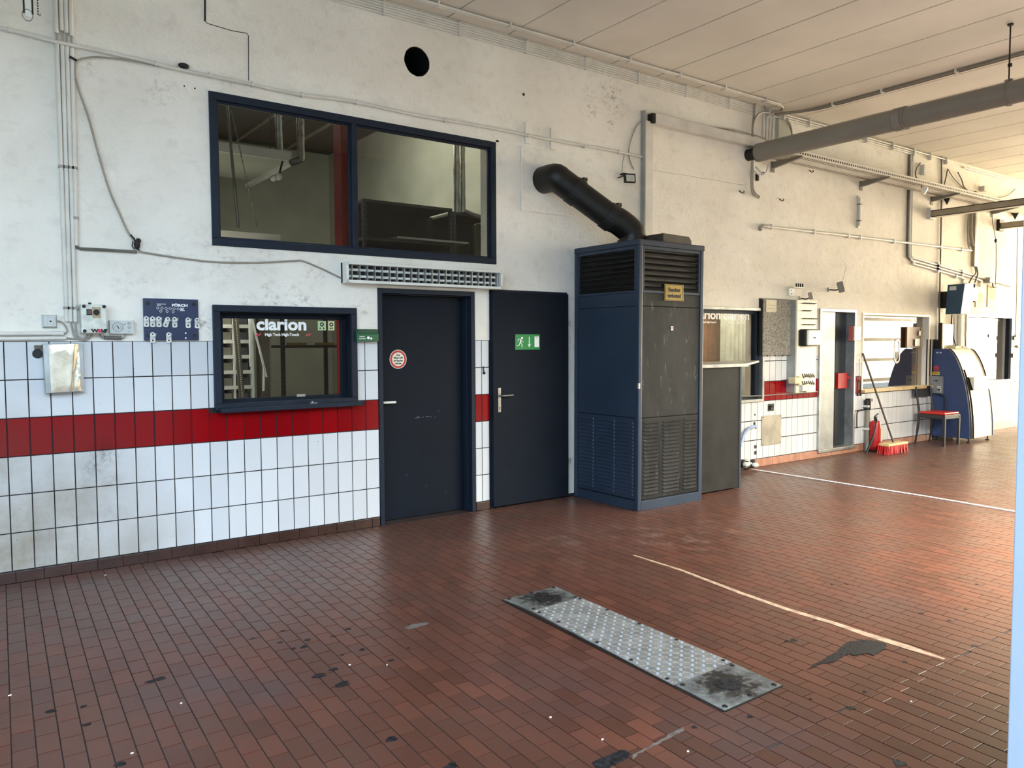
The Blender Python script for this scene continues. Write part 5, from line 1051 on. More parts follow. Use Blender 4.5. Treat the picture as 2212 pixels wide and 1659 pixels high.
ob('dark_cloth', bg_[0], M_BLACK, t); ob('pale_cloth', bg_[1], M_GREYPL, t)
v = [(7.56, -.12), (7.56, -1.2), (7.55, -2.177), (7.48, -3.034), (7.40, -4.4), (7.39, -4.9)]
t = thing('floor_chain', 'thin white twisted chain lying across the floor towards the right', 'chain', (7.56, -.12, 0)); li = 0
for k in range(len(v)-1):
    (ax, ay), (bx, by) = v[k], v[k+1]; ln_ = math.hypot(bx-ax, by-ay); n = int(ln_/.052)
    for i in range(n):
        f_ = i/n; x, y = ax+(bx-ax)*f_, ay+(by-ay)*f_; 
        if li == 0:
            base_link = ob('link', G().tube([(x+.011*math.cos(R(a)), y+.030*math.sin(R(a)), .008) for a in range(0, 361, 45)], .0042, 5), M_TXTW, t, smooth=True); bl_loc = Vector((x, y, 0))
        else:
            c_ = base_link.copy(); COL.objects.link(c_); c_.parent = t; c_.location = base_link.location+Vector((x, y, 0))-bl_loc
            if li % 2: c_.rotation_euler = (0, 0, 0)
        li += 1
# red and white box, switch left of window 4
a_, b_ = (9.773,1.763), (9.967,1.560)
t = thing('wall_telephone_box', 'red and white box between the grey door and the barred window', 'box', (a_[0], 0, b_[1])); ob('red_side', G().box(a_[0]+.02, a_[0]+.05, -.07, 0, b_[1], a_[1]), mat('faded_red', (180, 100, 92)), t, bev=.005); ob('white_front', G().box(a_[0]+.03, b_[0]+.0, -.085, -.07, b_[1], a_[1]), M_WHITEPL, t, bev=.01)

# ---------------------------------------------------------------- post, extinguisher, broom
px = (10.231,0.484)[0]
t = thing('grey_standpipe', 'grey upright standpipe with hose connector against the tiles behind the fire extinguisher', 'pipe', (px, -.04, 0)); zt = (10.235,0.721)[1]
ob('pipe', G().cyl((px, -.05, 0), (px, -.05, zt-.12), .035, 14), M_PIPE, t, smooth=True); ob('connector', G().cyl((px, -.05, zt-.14), (px, -.05, zt), .045, 10).box(px-.02, px+.05, -.1, -.03, zt-.02, zt+.02), M_SOOTY, t); ob('clamp', G().box(px-.05, px+.05, -.09, 0, .62, .65).box(px-.05, px+.05, -.09, 0, .3, .33), M_GREYPL, t)
ob('bent_wire', G().tube(smooth_path([(10.179,-0.040,0.586),(10.059,-0.040,0.586),(9.989,-0.040,0.557),(9.980,-0.040,0.466),(9.985,-0.040,0.336)]), .009, 6), M_BLACK, t, smooth=True)
ex_ = (10.484,-0.040); ex_ = (ex_[0], min(ex_[1], -.14)); ex0 = (10.284,0.488)[0]
EX, EY = ex0, -.14
t = thing('fire_extinguisher', 'red fire extinguisher standing on the floor beside the grey standpipe', 'extinguisher', (EX, EY, 0))
zs = (10.286,0.436)[1]
prof = [(.0, .02), (.072, .02), (.078, .05), (.078, zs-.06), (.066, zs-.02), (.03, zs)]
ob('cylinder', G().tube([(EX, EY, z) for r_, z in prof[1:]], [r_ for r_, z in prof[1:]], 24), M_RED, t, smooth=True)
ob('base_ring', G().tube([(EX, EY, 0), (EX, EY, .03)], .07, 24), M_BLACK, t)
ob('valve', G().cyl((EX, EY, zs-.01), (EX, EY, zs+.05), .018, 10).tube([(EX-.03, EY, zs+.05), (EX+.07, EY, zs+.09)], .009, 6).tube([(EX-.04, EY, zs+.03), (EX+.05, EY, zs+.045)], .008, 6), M_BLACK, t)
ob('label_print', G().box(EX+.01, EX+.06, EY-.0825, EY-.06, zs*.35, zs*.75), M_PAPER, t)
ob('hose', G().tube(smooth_path([(EX, EY-.02, zs+.02), (EX-.06, EY-.05, zs-.02), (EX-.18, EY-.07, zs-.22), (EX-.32, EY-.05, zs-.45), (EX-.40, EY-.02, zs-.56), (EX-.46, EY, zs-.58), (EX-.5, EY+.02, zs-.52)]), [.009]*10+[.017]*12+[.01]*9, 8), M_BLACK, t, smooth=True)
for k, (v, lab) in enumerate((([(10.057,-0.020,1.308),(10.015,-0.020,1.146),(10.012,-0.020,0.900)], 'thin double pull cord with dark grips hanging left of the barred window'),)):
    t = thing('light_pull', lab, 'cord', tuple(v[-1])); ob('cord', G().tube([(v[0][0], -.02, v[0][2]), (v[0][0], -.02, v[-1][2]+.1)], .004, 5), M_CABLE, t)
    ob('grip', G().tube(smooth_path([(v[0][0], -.02, v[-1][2]+.12), (v[0][0]-.03, -.02, v[-1][2]+.06), (v[0][0]-.035, -.02, v[-1][2]-.08)]), .006, 5).tube(smooth_path([(v[0][0], -.02, v[-1][2]+.12), (v[0][0]+.03, -.02, v[-1][2]+.06), (v[0][0]+.035, -.02, v[-1][2]-.08)]), .006, 5).ball((v[0][0]-.035, -.02, v[-1][2]-.1), .016, 5).ball((v[0][0]+.035, -.02, v[-1][2]-.1), .016, 5), M_BLACK, t)
b0, b1 = (10.067,-0.421), (10.531,-0.438); top = (10.125,1.385)
t = thing('push_broom', 'push broom with red bristles and dark handle leaning against the barred window frame', 'broom', (10.2, -.42, 0))
mc = Vector(((b0[0]+b1[0])/2, -.40, 0)); hw = (b1[0]-b0[0])/2
ob('wooden_head', G().box(mc.x-hw-.04, mc.x+hw+.02, -.48, -.33, .115, .15), M_WOOD, t, 'pale wooden head', bev=.008)
br = G()
for i in range(26):
    for j in range(6):
        x = mc.x-hw-.03+(2*hw+.04)*i/25; y = -.47+.026*j; dx, dy = random.uniform(-.012, .012)-(.03 if i < 3 else 0), random.uniform(-.02, .02); w_ = .007
        br.add([(x-w_, y, .118), (x+w_, y, .118), (x+dx+w_*1.2, y+dy, .004), (x+dx-w_*1.2, y+dy, .004), (x-w_, y+.01, .118), (x+dx-w_, y+dy+.01, .004)], [(0, 1, 2, 3), (4, 0, 3, 5), (1, 4, 5, 2)])
ob('bristles', br, mat('red_bristles', (206, 44, 48), .6, var=.3, scale=40), t, kind='stuff')
ob('handle', G().cyl((mc.x, -.405, .13), (top[0], -.025, top[1]), .0135, 10), mat('dark_brown_handle', (62, 46, 38), .45), t, smooth=True)
# ---------------------------------------------------------------- chair
t = thing('dining_chair', 'dark wooden chair with red padded seat standing in front of the blue machine', 'chair', (11.8, -.2, 0))

CH = Matrix.Translation((11.51, -.52, 0)) @ Matrix.Rotation(R(-3), 4, 'Z')
def cg_():
    g = G(); g.mx = CH; return g
SH = .46
for x, y, tp in ((0, 0, SH-.02), (.40, 0, SH-.02)):
    ob('leg', cg_().add([(x,y,0),(x+.03,y,0),(x+.03,y+.03,0),(x,y+.03,0),(x-.003,y-.003,tp),(x+.035,y-.003,tp),(x+.035,y+.037,tp),(x-.003,y+.037,tp)], [(0,3,2,1),(4,5,6,7),(0,1,5,4),(1,2,6,5),(2,3,7,6),(3,0,4,7)]), M_DKWOOD, t, bev=.003)
for x in (.02, .415):
    ob('leg', cg_().tube(smooth_path([(x, .45, 0), (x, .42, .2), (x, .40, SH), (x, .42, .62), (x, .455, .86)]), [.015]*5+[.019]*10+[.015]*6, 8), M_DKWOOD, t, smooth=True)
ob('seat_frame', cg_().box(0, .43, 0, .025, SH-.06, SH).box(0, .43, .39, .415, SH-.06, SH).box(0, .025, .025, .39, SH-.06, SH).box(.405, .43, .025, .39, SH-.06, SH), M_DKWOOD, t, bev=.004)
ob('seat', cg_().box(.006, .424, .012, .405, SH, SH+.035), M_CHAIRRED, t, 'red padded seat', bev=.016)
bk = cg_(); n = 10; vs = []
for k in range(n+1):
    u = k/n; x = -.012+.46*u; y = .455+.035*math.sin(math.pi*u)
    for z, dy in ((.70, 0), (.86, .02)): vs += [(x, y-.012+dy, z), (x, y+.012+dy, z)]
fs = []
for k in range(n):
    a, b = k*4, (k+1)*4; fs += [(a, b, b+2, a+2), (a+1, a+3, b+3, b+1), (a+2, b+2, b+3, a+3), (a, a+1, b+1, b)]
fs += [(0, 2, 3, 1), (n*4, n*4+1, n*4+3, n*4+2)]
ob('backrest', bk.add(vs, fs), M_DKWOOD, t, 'curved dark back board', bev=.004, smooth=True)

# ---------------------------------------------------------------- machine
MX0, MX1 = 12.15, 12.97
t = thing('blue_machine', 'man-high machine with curved blue side and cream front beside the red seated chair', 'machine', (MX0, -.02, 0))
prof = [(-.02, .07), (-.02, 1.43)]+[(-.235, 1.43)]
for k in range(1, 13):
    a = k/12; prof.append((-.235-.355*math.sin(a*math.pi/2)**1.15, 1.43-1.36*(1-math.cos(a*math.pi/2))**.92))
def inset(p, d): return [(y if y > -.03 else y+d, z if z < .08 else z-d*.3) for y, z in p]
ob('side_panel', G().prismx(prof, MX0, MX0+.03), M_MACH, t, 'curved blue side panel', bev=.003); ob('side_panel', G().prismx(prof, MX1-.03, MX1), M_MACH, t, bev=.003)
ob('cream_shell', G().prismx(inset(prof, .012), MX0+.03, MX1-.03), M_MACHW, t)
ob('edge_trim', G().tube([(MX0+.045, y-.004, z) for y, z in prof[2:]], .010, 6), M_BLACK, t); ob('edge_trim', G().tube([(MX1-.045, y-.004, z) for y, z in prof[2:9]], .008, 6), M_BLACK, t)
yf = lambda z: min((abs(pz-z), py) for py, pz in prof[2:])[1]
ob('front_seam', G().tube([(MX0+.10, y-.006, z) for y, z in prof[7:]], .014, 6), M_SOOTY, t)
ob('display_recess', G().add([(MX0+.16, -.485, 1.0), (MX1-.05, -.485, 1.0), (MX1-.05, -.55, .80), (MX0+.16, -.55, .80), (MX0+.16, -.44, 1.0), (MX1-.05, -.44, 1.0), (MX1-.05, -.50, .80), (MX0+.16, -.50, .80)], [(0, 3, 2, 1), (0, 1, 5, 4), (1, 2, 6, 5), (2, 3, 7, 6), (3, 0, 4, 7), (4, 5, 6, 7)]), M_SOOTY, t)
ob('display_cover', G().box(MX0+.17, MX1-.28, -.56, -.50, .81, 1.0), M_MACHW, t, bev=.004)
for x, y in ((MX0+.08, -.54), (MX1-.1, -.54), (MX0+.08, -.08), (MX1-.1, -.08)): ob('foot', G().cyl((x, y, 0), (x, y, .015), .028, 12).cyl((x, y, .01), (x, y, .09), .01, 8), M_BLACK, t)
ob('label_strip', G().box(MX0-.002, MX0, -.10, -.07, 1.36, 1.38).box(MX0-.002, MX0, -.15, -.12, 1.36, 1.38), M_GREYPL, t)
def side(px0, py0, px1, py1):
    return None
c0_, c1_ = (0.011,1.006), (-0.191,0.740)
t = thing('grey_switch_box', 'grey switch box with black knob on the blue side of the machine', 'control box', (MX0, c0_[0], c1_[1])); ys = (c0_[0], c1_[0]); zt_, zb_ = c0_[1], c1_[1]
ob('case', G().box(MX0-.06, MX0, ys[0], ys[1], zb_, zt_), M_GREYPL if 0 else mat('mid_grey_enclosure', (128, 130, 132), .45), t, bev=.004)
ob('knob_plate', G().box(MX0-.063, MX0-.06, ys[1]+.01, ys[1]+.055, zb_+.035, zb_+.085), M_WHITEPL, t); ob('knob', G().cyl((MX0-.08, ys[1]+.032, zb_+.06), (MX0-.06, ys[1]+.032, zb_+.06), .016, 12), M_BLACK, t)
ob('emblem', G().prismx([(ys[0]-.10, zt_-.07), (ys[0]-.12, zt_-.055), (ys[0]-.14, zt_-.07), (ys[0]-.12, zt_-.085)], MX0-.062, MX0-.06).box(MX0-.062, MX0-.06, ys[0]-.16, ys[0]-.08, zt_-.073, zt_-.067), M_SOOTY, t); ob('label', G().box(MX0-.062, MX0-.06, ys[0]-.08, ys[0]-.02, zb_+.095, zb_+.11).box(MX0-.062, MX0-.06, ys[1]+.01, ys[1]+.07, zb_+.095, zb_+.11), M_WHITEPL, t)
for lab, nm, pa, pb, m_ in (('red printed label on the blue machine side', 'red_label', (-0.041,1.167), (-0.113,1.082), mat('label_red', (176, 60, 74), .5)), ('yellow warning label on the blue machine side', 'yellow_label', (-0.015,1.072), (-0.128,1.025), mat('label_yellow', (214, 184, 70), .5))):
    t = thing(nm, lab, 'label', (MX0, pa[0], pb[1])); ob('sheet', G().box(MX0-.003, MX0, pb[0], pa[0], pb[1], pa[1]), m_, t); ob('print', G().box(MX0-.004, MX0-.003, pb[0]+.01, pa[0]-.01, pb[1]+.012, pb[1]+.018).box(MX0-.004, MX0-.003, pb[0]+.02, pa[0]-.01, pb[1]+.03, pb[1]+.036), M_SOOTY, t)
v = [(MX0-.02, ys[0]-.1, zb_), (MX0-.02, ys[1]+.03, zb_-.03), (MX0-.02, ys[1]-.03, zb_-.06), (MX0-.02, ys[1]-.04, zb_-.2), (MX0-.02, ys[1]-.04, .12)]
t = thing('machine_cable', 'dark cable looping down the blue side of the machine behind the chair', 'cable', v[0]); ob('cable', G().tube(smooth_path(v), .009, 6), M_BLACK, t, smooth=True)
# things on the machine and behind it
t = thing('monitor_back', 'white screen leaning upright on top of the blue machine', 'monitor', (12.45, -.2, 1.43)); a_, b_ = (12.192,1.813), (12.556,1.489)
ob('screen', G().box(a_[0]+.02, b_[0], -.13, -.11, b_[1], a_[1]), M_WHITEPL, t, bev=.004); ob('dark_edge', G().box(a_[0]-.02, a_[0]+.02, -.14, -.08, b_[1]-.06, a_[1]+.02), M_BLACK, t)
t = thing('paper_pile', 'pale papers and cloth lying on top of the blue machine', 'paper', (12.6, -.2, 1.43)); ob('sheets', G().box(12.45, 12.85, -.22, -.04, 1.43, 1.445).box(12.5, 12.8, -.20, -.06, 1.445, 1.47), M_PAPER, t, bev=.002); ob('dark_tray', G().box(12.70, 12.9, -.22, -.10, 1.432, 1.462), M_SOOTY, t, bev=.004)
t = thing('white_box', 'small white box on the far left end of the machine top', 'box', (12.2, -.08, 1.43)); ob('carton', G().box(12.17, 12.30, -.12, -.03, 1.43, 1.56), M_WHITEPL, t, bev=.003); ob('dark_side', G().box(12.155, 12.17, -.12, -.03, 1.43, 1.56), M_SOOTY, t)
# blue box on the wall
a_ = (-0.145,2.423); b_ = (-0.396,2.407); c_ = (-0.347,1.965); d_ = (-0.121,1.972)
t = thing('blue_wall_box', 'dark blue wedge shaped box mounted high on the wall beside the far trunking', 'box', (12.3, 0, c_[1]))
pl = [(a_[0], a_[1]), (b_[0], a_[1]), (c_[0], c_[1]), (d_[0], c_[1])]
ob('side_shell', G().prismx(pl, 12.30, 12.33), mat('petrol_blue_paint', (36, 70, 96), .5), t, bev=.004); ob('body', G().prismx([(p[0]+.008*(1 if i in (0, 3) else -1)*-1, p[1]) for i, p in enumerate(pl)], 12.33, 12.62), M_WHITEPL, t, bev=.006)
ob('mount', G().box(12.36, 12.5, a_[0], 0, c_[1]+.1, a_[1]-.1), M_SOOTY, t); ob('label', G().box(12.297, 12.30, a_[0]-.13, a_[0]-.03, a_[1]-.09, a_[1]-.03), M_GREYPL, t)
t = thing('junction_boxes', 'cluster of white junction boxes with cables right of the blue wall box', 'junction box', (13, 0, 2.2)); a_ = (13.172,2.485)
ob('box_body', G().box(a_[0]-.1, a_[0]+.12, -.09, 0, a_[1]-.30, a_[1]), M_GREYPL, t, bev=.006); ob('box_body', G().box(a_[0]+.16, a_[0]+.34, -.07, 0, a_[1]-.28, a_[1]-.06), M_WHITEPL, t, bev=.006); ob('cable', G().tube(smooth_path([(a_[0]+.12,-.05,a_[1]-.05),(a_[0]+.15,-.05,a_[1]-.2),(a_[0]+.05,-.06,a_[1]-.33)]), .02, 6).tube([(a_[0]+.25,-.05,a_[1]),(a_[0]+.25,-.05,a_[1]-.3)], .014, 6), M_SOOTY, t)
for lab, p0, p1 in (('brownish torn poster remnant right of the junction boxes, nearer the blue box', (13.577,2.344), (13.829,2.112)), ('brownish torn poster remnant at the far right above the blind window', (14.013,2.500), (14.320,2.124))):
    t = thing('torn_poster', lab, 'poster', (p0[0], 0, p1[1])); ob('sheet', G().box(p0[0], p1[0], -.012, -.004, p1[1], p0[1]), mat('faded_poster', (196, 170, 132), .7, var=.25, scale=9), t); ob('torn_lower_part', G().box(p0[0], p1[0], -.013, -.012, p1[1], p1[1]+(p0[1]-p1[1])*.35), M_PAPER, t)
a_ = (13.964,2.565); t = thing('wall_sensor', 'small grey sensor at the end of the sloping conduits', 'sensor', (a_[0], 0, a_[1])); ob('body', G().box(a_[0]-.1, a_[0]+.12, -.1, 0, a_[1]-.04, a_[1]+.05), M_CABLE, t, bev=.008); ob('tail', G().tube(smooth_path([(a_[0]+.12,-.05,a_[1]),(a_[0]+.18,-.04,a_[1]-.1),(a_[0]+.3,-.04,a_[1]-.1)]), .01, 6), M_SOOTY, t)
for lab, p in (('small grey wall switch right of the blind window, the upper one', (15.085,1.599)), ('small grey padlock shaped box right of the blind window, the lowest one', (15.049,1.286)), ('tiny dark handle right of the blind window between the two boxes', (15.173,1.450))):
    t = thing('wall_switch', lab, 'switch', (p[0], 0, p[1])); ob('body', G().box(p[0]-.06, p[0]+.05, -.05, 0, p[1]-.04, p[1]+.04) if 'tiny' not in lab else G().box(p[0]-.01, p[0]+.1, -.05, 0, p[1]-.012, p[1]+.012), M_PIPE, t, bev=.005); ob('button', G().box(p[0]+.06, p[0]+.09, -.04, 0, p[1]-.03, p[1]+.02), M_GREYPL, t)
t = thing('riser_pair', 'pale upright pipes with cables between the blue wall box and the machine top', 'pipe', (12.9, 0, 1.45)); v0, v1 = (12.806,1.970), (12.941,1.524)
ob('pipe', G().cyl((v0[0], -.03, v0[1]), (v0[0], -.03, 1.45), .02, 8).cyl((v1[0]+.05, -.03, 2.0), (v1[0]+.05, -.03, 1.45), .03, 8), M_GREYPL, t, smooth=True); ob('cable', G().tube(smooth_path([(v0[0]-.08,-.03,2.0),(v0[0]-.12,-.04,1.8),(v0[0]-.04,-.04,1.6),(v0[0]+.02,-.05,1.47)]), .01, 6), M_SOOTY, t, smooth=True)
# brown box on the window sill, oval sticker on the pane
a_, b_ = (11.452,1.767), (11.915,1.456)
t = thing('brown_carton', 'brown upright carton standing in the barred window left of the machine', 'carton', (a_[0], .03, b_[1])); ob('carton', G().box(a_[0], b_[0]-.06, .035, .06, b_[1]-.01, a_[1]), M_BROWN, t, bev=.004); ob('pale_edge', G().box(b_[0]-.06, b_[0], .03, .06, b_[1]-.01, a_[1]-.02), mat('khaki_edge', (140, 128, 100), .6), t); ob('torn_print', G().box(b_[0]-.25, b_[0]-.1, .018, .02, b_[1]+.02, b_[1]+.13).box(b_[0]-.14, b_[0]-.08, .018, .02, b_[1]+.18, b_[1]+.25), M_GREYPL, t)
o_ = (11.260,1.398); t = thing('oval_sticker', 'white rimmed upright oval sticker on the barred window pane', 'sticker', (o_[0], .08, o_[1]-.1))
def oval(w, h, n=10): return [(o_[0]+w*math.cos(math.pi*k/n), o_[1]+h+w*math.sin(math.pi*k/n)) for k in range(n+1)]+[(o_[0]-w*math.cos(math.pi*k/n), o_[1]-h-w*math.sin(math.pi*k/n)) for k in range(n+1)]
po, pi_ = oval(.082, .10), oval(.052, .10); n = len(po)
ob('rim', G().add([(x, .078, z) for x, z in po]+[(x, .078, z) for x, z in pi_]+[(x, .083, z) for x, z in po]+[(x, .083, z) for x, z in pi_], [(i, (i+1)%n, (i+1)%n+n, i+n) for i in range(n)]+[(i+2*n, (i+1)%n+2*n, (i+1)%n, i) for i in range(n)]), M_TXTW, t); ob('grey_field', G().box(o_[0]-.035, o_[0]+.035, .080, .083, o_[1]-.10, o_[1]+.0), M_PIPE, t)

# ---------------------------------------------------------------- floor plates
def quadz(g, P, z0, z1, mi=0): return g.prismz(P, z0, z1, mi)
A1, A2, A3, A4 = (2.372,-2.198), (2.787,-2.185), (2.770,-2.442), (2.388,-2.462)
B1, B2, B3, B4 = (2.388,-2.462), (2.770,-2.442), (2.727,-3.605), (2.310,-3.612)
C1, C2, C3, C4 = (2.317,-3.617), (2.723,-3.616), (2.701,-3.902), (2.299,-3.906)
def lerp2(P, u, v): return ((P[0][0]*(1-u)+P[1][0]*u)*(1-v)+(P[3][0]*(1-u)+P[2][0]*u)*v, (P[0][1]*(1-u)+P[1][1]*u)*(1-v)+(P[3][1]*(1-u)+P[2][1]*u)*v)
def cover(lab, P, cap, lighter):
    c = lerp2(P, .5, .5); t = thing('floor_plate', lab, 'floor plate', (c[0], c[1], 0), 'steel plates of the lift base')
    m, nt, b = nodes('oily_steel_plate'); p = pos(nt); n1 = noise(nt, p, 14, 6, .7)
    col = ramp(nt, n1, .35, .7, lin((112, 114, 112)), lin((150, 153, 150)))
    s = spots(nt, [(cap[0], cap[1], .006, .25, 1.9), (cap[0]+.07, cap[1]-.03, .006, .25, 1.1), (cap[0]-.08, cap[1]+.05, .006, .2, .9)]); k = mth(nt, 'MULTIPLY', s, ramp(nt, noise(nt, p, 22, 6, .7), .3, .6))
    col = mix(nt, mth(nt, 'MINIMUM', mth(nt, 'MULTIPLY', k, 1.15), 1.0), col, lin((38, 36, 36))); nt.links.new(col, b.inputs['Base Color'])
    b.inputs['Metallic'].default_value = .35; b.inputs['Roughness'].default_value = .42
    ob('plate', quadz(G(), P, .0, .006), m, t, bev=.0015)
    ob('round_cap', G().cyl((cap[0], cap[1], .004), (cap[0], cap[1], .0085), .062, 28), M_ASPH, t, 'black greasy round cap')
    ob('cap_hole', G().cyl((cap[0]-.015, cap[1]+.012, .0085), (cap[0]-.015, cap[1]+.012, .0095), .008, 8).cyl((cap[0]+.015, cap[1]-.016, .0085), (cap[0]+.015, cap[1]-.016, .0095), .008, 8), M_BLACK, t)
    for u, v in ((.07, .07), (.93, .07), (.93, .93), (.07, .93), (.5, .93) if lighter else (.5, .07)):
        q = lerp2(P, u, v); ob('bolt', G().tube([(q[0], q[1], .006), (q[0], q[1], .009), (q[0], q[1], .011)], [.013, .012, .006], 10), M_SOOTY, t)
cover('far square steel floor plate with oily round cap, nearer the heater', [A1, A2, A3, A4], (2.588,-2.327), False)
cover('near square steel floor plate with oily round cap, nearest the camera', [C1, C2, C3, C4], (2.514,-3.752), True)
PB = [B1, B2, B3, B4]; c = lerp2(PB, .5, .5)
t = thing('checker_plate', 'long aluminium checker plate between the two square steel floor plates', 'floor plate', (c[0], c[1], 0))
ob('plate', quadz(G(), PB, 0, .006), M_CHECK, t, bev=.0012)
rb = G(); nu, nv = 10, 32
Lx = math.hypot(B2[0]-B1[0], B2[1]-B1[1]); Ly = math.hypot(B4[0]-B1[0], B4[1]-B1[1])
for i in range(nu):
    for j in range(nv):
        u, v = (i+.5)/nu, (j+.5)/nv
        q = lerp2(PB, u, v); a = R(45) if (i+j) % 2 else R(-45)
        for k in range(5):
            o = (k-2)*.0066; cx_, cy_ = q[0]-math.sin(a)*o, q[1]+math.cos(a)*o; l_, w2_ = .0115, .0017
            dx, dy = math.cos(a), math.sin(a)
            if (i+j) % 2 == 0 or True:
                rb.add([(cx_-dx*l_, cy_-dy*l_, .006), (cx_-dy*w2_, cy_+dx*w2_, .006), (cx_+dx*l_, cy_+dy*l_, .006), (cx_+dy*w2_, cy_-dx*w2_, .006), (cx_, cy_, .0076)], [(1, 0, 4), (2, 1, 4), (3, 2, 4), (0, 3, 4)])
ob('raised_ribs', rb, mat('polished_rib', (160, 160, 158), .5, metal=.4, var=.15, scale=30), t, kind='stuff')
for u, v in ((.05, .04), (.06, .20), (.05, .50), (.05, .73), (.05, .95), (.95, .02), (.96, .23), (.96, .46), (.96, .70), (.95, .97)):
    q = lerp2(PB, u, v); ob('bolt', G().tube([(q[0], q[1], .006), (q[0], q[1], .009), (q[0], q[1], .011)], [.011, .010, .005], 10), M_SOOTY, t)
t = thing('plate_frame', 'dark sunken steel edge along the long side of the floor plates', 'frame', (A1[0], A1[1], 0))
def strip(P0, P1, w, z): 
    d = Vector((P1[0]-P0[0], P1[1]-P0[1])).normalized(); n_ = Vector((-d.y, d.x))*w; return [(P0[0]-n_.x, P0[1]-n_.y), (P1[0]-n_.x, P1[1]-n_.y), (P1[0]+n_.x, P1[1]+n_.y), (P0[0]+n_.x, P0[1]+n_.y)]
ob('edge_angle', G().prismz(strip(A1, C4, .010, 0), 0, .0035).prismz(strip(C4, C3, .008, 0), 0, .0035).prismz(strip(A2, C3, .005, 0), 0, .003), M_SOOTY, t)

# painted line, asphalt repairs, debris
pts = [(3.712,-1.950), (3.705,-2.408), (3.629,-2.965), (3.603,-3.311), (3.612,-3.597), (3.599,-3.792), (3.601,-4.013), (3.596,-4.196)]; ws = [.012, .018, .022, .024, .026, .030, .034, .012]
t = thing('floor_line', 'worn pale painted line running across the floor tiles', 'floor marking', (pts[0][0], pts[0][1], 0)); Lp = []
for (x, y), w_ in zip(pts, ws): Lp.append((x-w_/1.2, y))
for (x, y), w_ in list(zip(pts, ws))[::-1]: Lp.append((x+w_/1.2, y))
ob('paint', G().prismz(Lp, -.0005, .0012), M_LINE, t)
def patch(nm, lab, P, h=.003, m=None, cat='patch', grp=None):
    t = thing(nm, lab, cat, (P[0][0], P[0][1], 0), grp); Q = []
    for i in range(len(P)):
        a, b = P[i], P[(i+1) % len(P)]; L_ = math.hypot(b[0]-a[0], b[1]-a[1]); n = max(1, int(L_/.018))
        for k in range(n): Q.append((a[0]+(b[0]-a[0])*k/n+random.uniform(-.004, .004), a[1]+(b[1]-a[1])*k/n+random.uniform(-.004, .004)))
    ob('fill', G().prismz(Q, -.001, h), m or M_ASPH, t); return t
patch('asphalt_repair', 'large ragged dark asphalt repair patch in the floor tiles right of the plates', [(2.951,-3.872), (3.022,-3.858), (3.086,-3.859), (3.157,-3.842), (3.241,-3.840), (3.328,-3.810), (3.417,-3.800), (3.469,-3.815), (3.499,-3.806), (3.517,-3.843), (3.545,-3.880), (3.550,-3.929), (3.487,-3.958), (3.427,-3.957), (3.361,-3.972), (3.360,-3.937), (3.324,-3.924), (3.275,-3.909), (3.289,-3.883), (3.215,-3.885), (3.126,-3.895), (3.084,-3.885), (3.082,-3.869), (3.014,-3.873)])
patch('asphalt_repair', 'dark rectangular asphalt patch at the bottom edge below the near plate', [(1.583,-3.875), (1.648,-3.875), (1.722,-3.873), (1.742,-3.887), (1.740,-3.919), (1.710,-3.930), (1.643,-3.935), (1.575,-3.947), (1.555,-3.932)])
patch('mortar_smear', 'thin grey mortar smear running from the bottom asphalt patch', [(1.736,-3.924), (1.806,-3.918), (1.889,-3.911), (1.981,-3.898), (2.057,-3.899), (2.037,-3.912), (1.929,-3.922), (1.849,-3.924), (1.767,-3.931), (1.720,-3.945)], .0012, mat('grey_mortar', (98, 84, 76), .8, var=.3, scale=30), 'smear')
patch('mortar_smear', 'small grey mortar smear on the middle of the floor left of the plates', [(1.672,-2.238), (1.733,-2.222), (1.812,-2.236), (1.812,-2.263), (1.746,-2.275), (1.680,-2.277)], .0012, mat('grey_green_mortar', (92, 86, 80), .8, var=.2, scale=30), 'smear')
spts = [(690,1460,9),(740,1478,11),(721,1446,7),(657,1397,6),(665,1382,5),(752,1359,5),(634,1401,4),(720,1374,4),(546,1379,4),(188,1565,5),(110,1537,6),(180,1526,4),(345,1466,7),(326,1472,6),(262,1651,6),(847,1596,7),(845,1427,5),(783,1403,4),(740,1415,3),(882,1400,3),(605,1388,4),(611,1363,4),(1715,1383,7),(1700,1385,5),(1945,1649,8),(975,1658,8),(1760,1340,3),(1990,1325,4),(2050,1340,4),(2105,1395,6),(1840,1530,5),(1868,1495,4),(1955,1430,4),(1830,1262,4),(2110,1262,4),(1797,1263,3),(2085,1316,4),(1750,1510,3),(1500,1571,4),(1620,1548,4)]
E_ = [(1.062,-2.550),(1.113,-2.699),(1.145,-2.522),(1.135,-2.169),(1.186,-2.090),(1.419,-2.075),(1.082,-2.159),(1.314,-2.121),(0.958,-1.897),(0.114,-2.426),(0.007,-2.206),(0.125,-2.236),(0.452,-2.134),(0.412,-2.142),(0.173,-2.843),(1.067,-3.275),(1.413,-2.593),(1.360,-2.381),(1.250,-2.387),(1.556,-2.505),(1.055,-2.040),(1.124,-1.888),(3.221,-3.615),(3.181,-3.601),(2.493,-4.552),(1.151,-3.583),(3.569,-3.512),(4.154,-3.810),(4.165,-3.957),(3.892,-4.207),(2.755,-4.208),(2.944,-4.158),(3.409,-4.099),(4.317,-3.261),(4.976,-3.755),(4.230,-3.208),(4.427,-3.927),(2.690,-4.054),(2.093,-3.921),(2.347,-3.998)]
for (x, y), (_a, _b, sz) in zip(E_, spts):
    r0 = sz*.0027; n = 9; ph = random.random()*6
    P = [(x+r0*(1.5 if k % 3 else .8)*random.uniform(.7, 1.2)*math.cos(2*math.pi*k/n), y+r0*random.uniform(.7, 1.3)*math.sin(2*math.pi*k/n)) for k in range(n)]
    ob('tar_spot', G().prismz(P, -.0005, .0014), M_ASPH, floor)
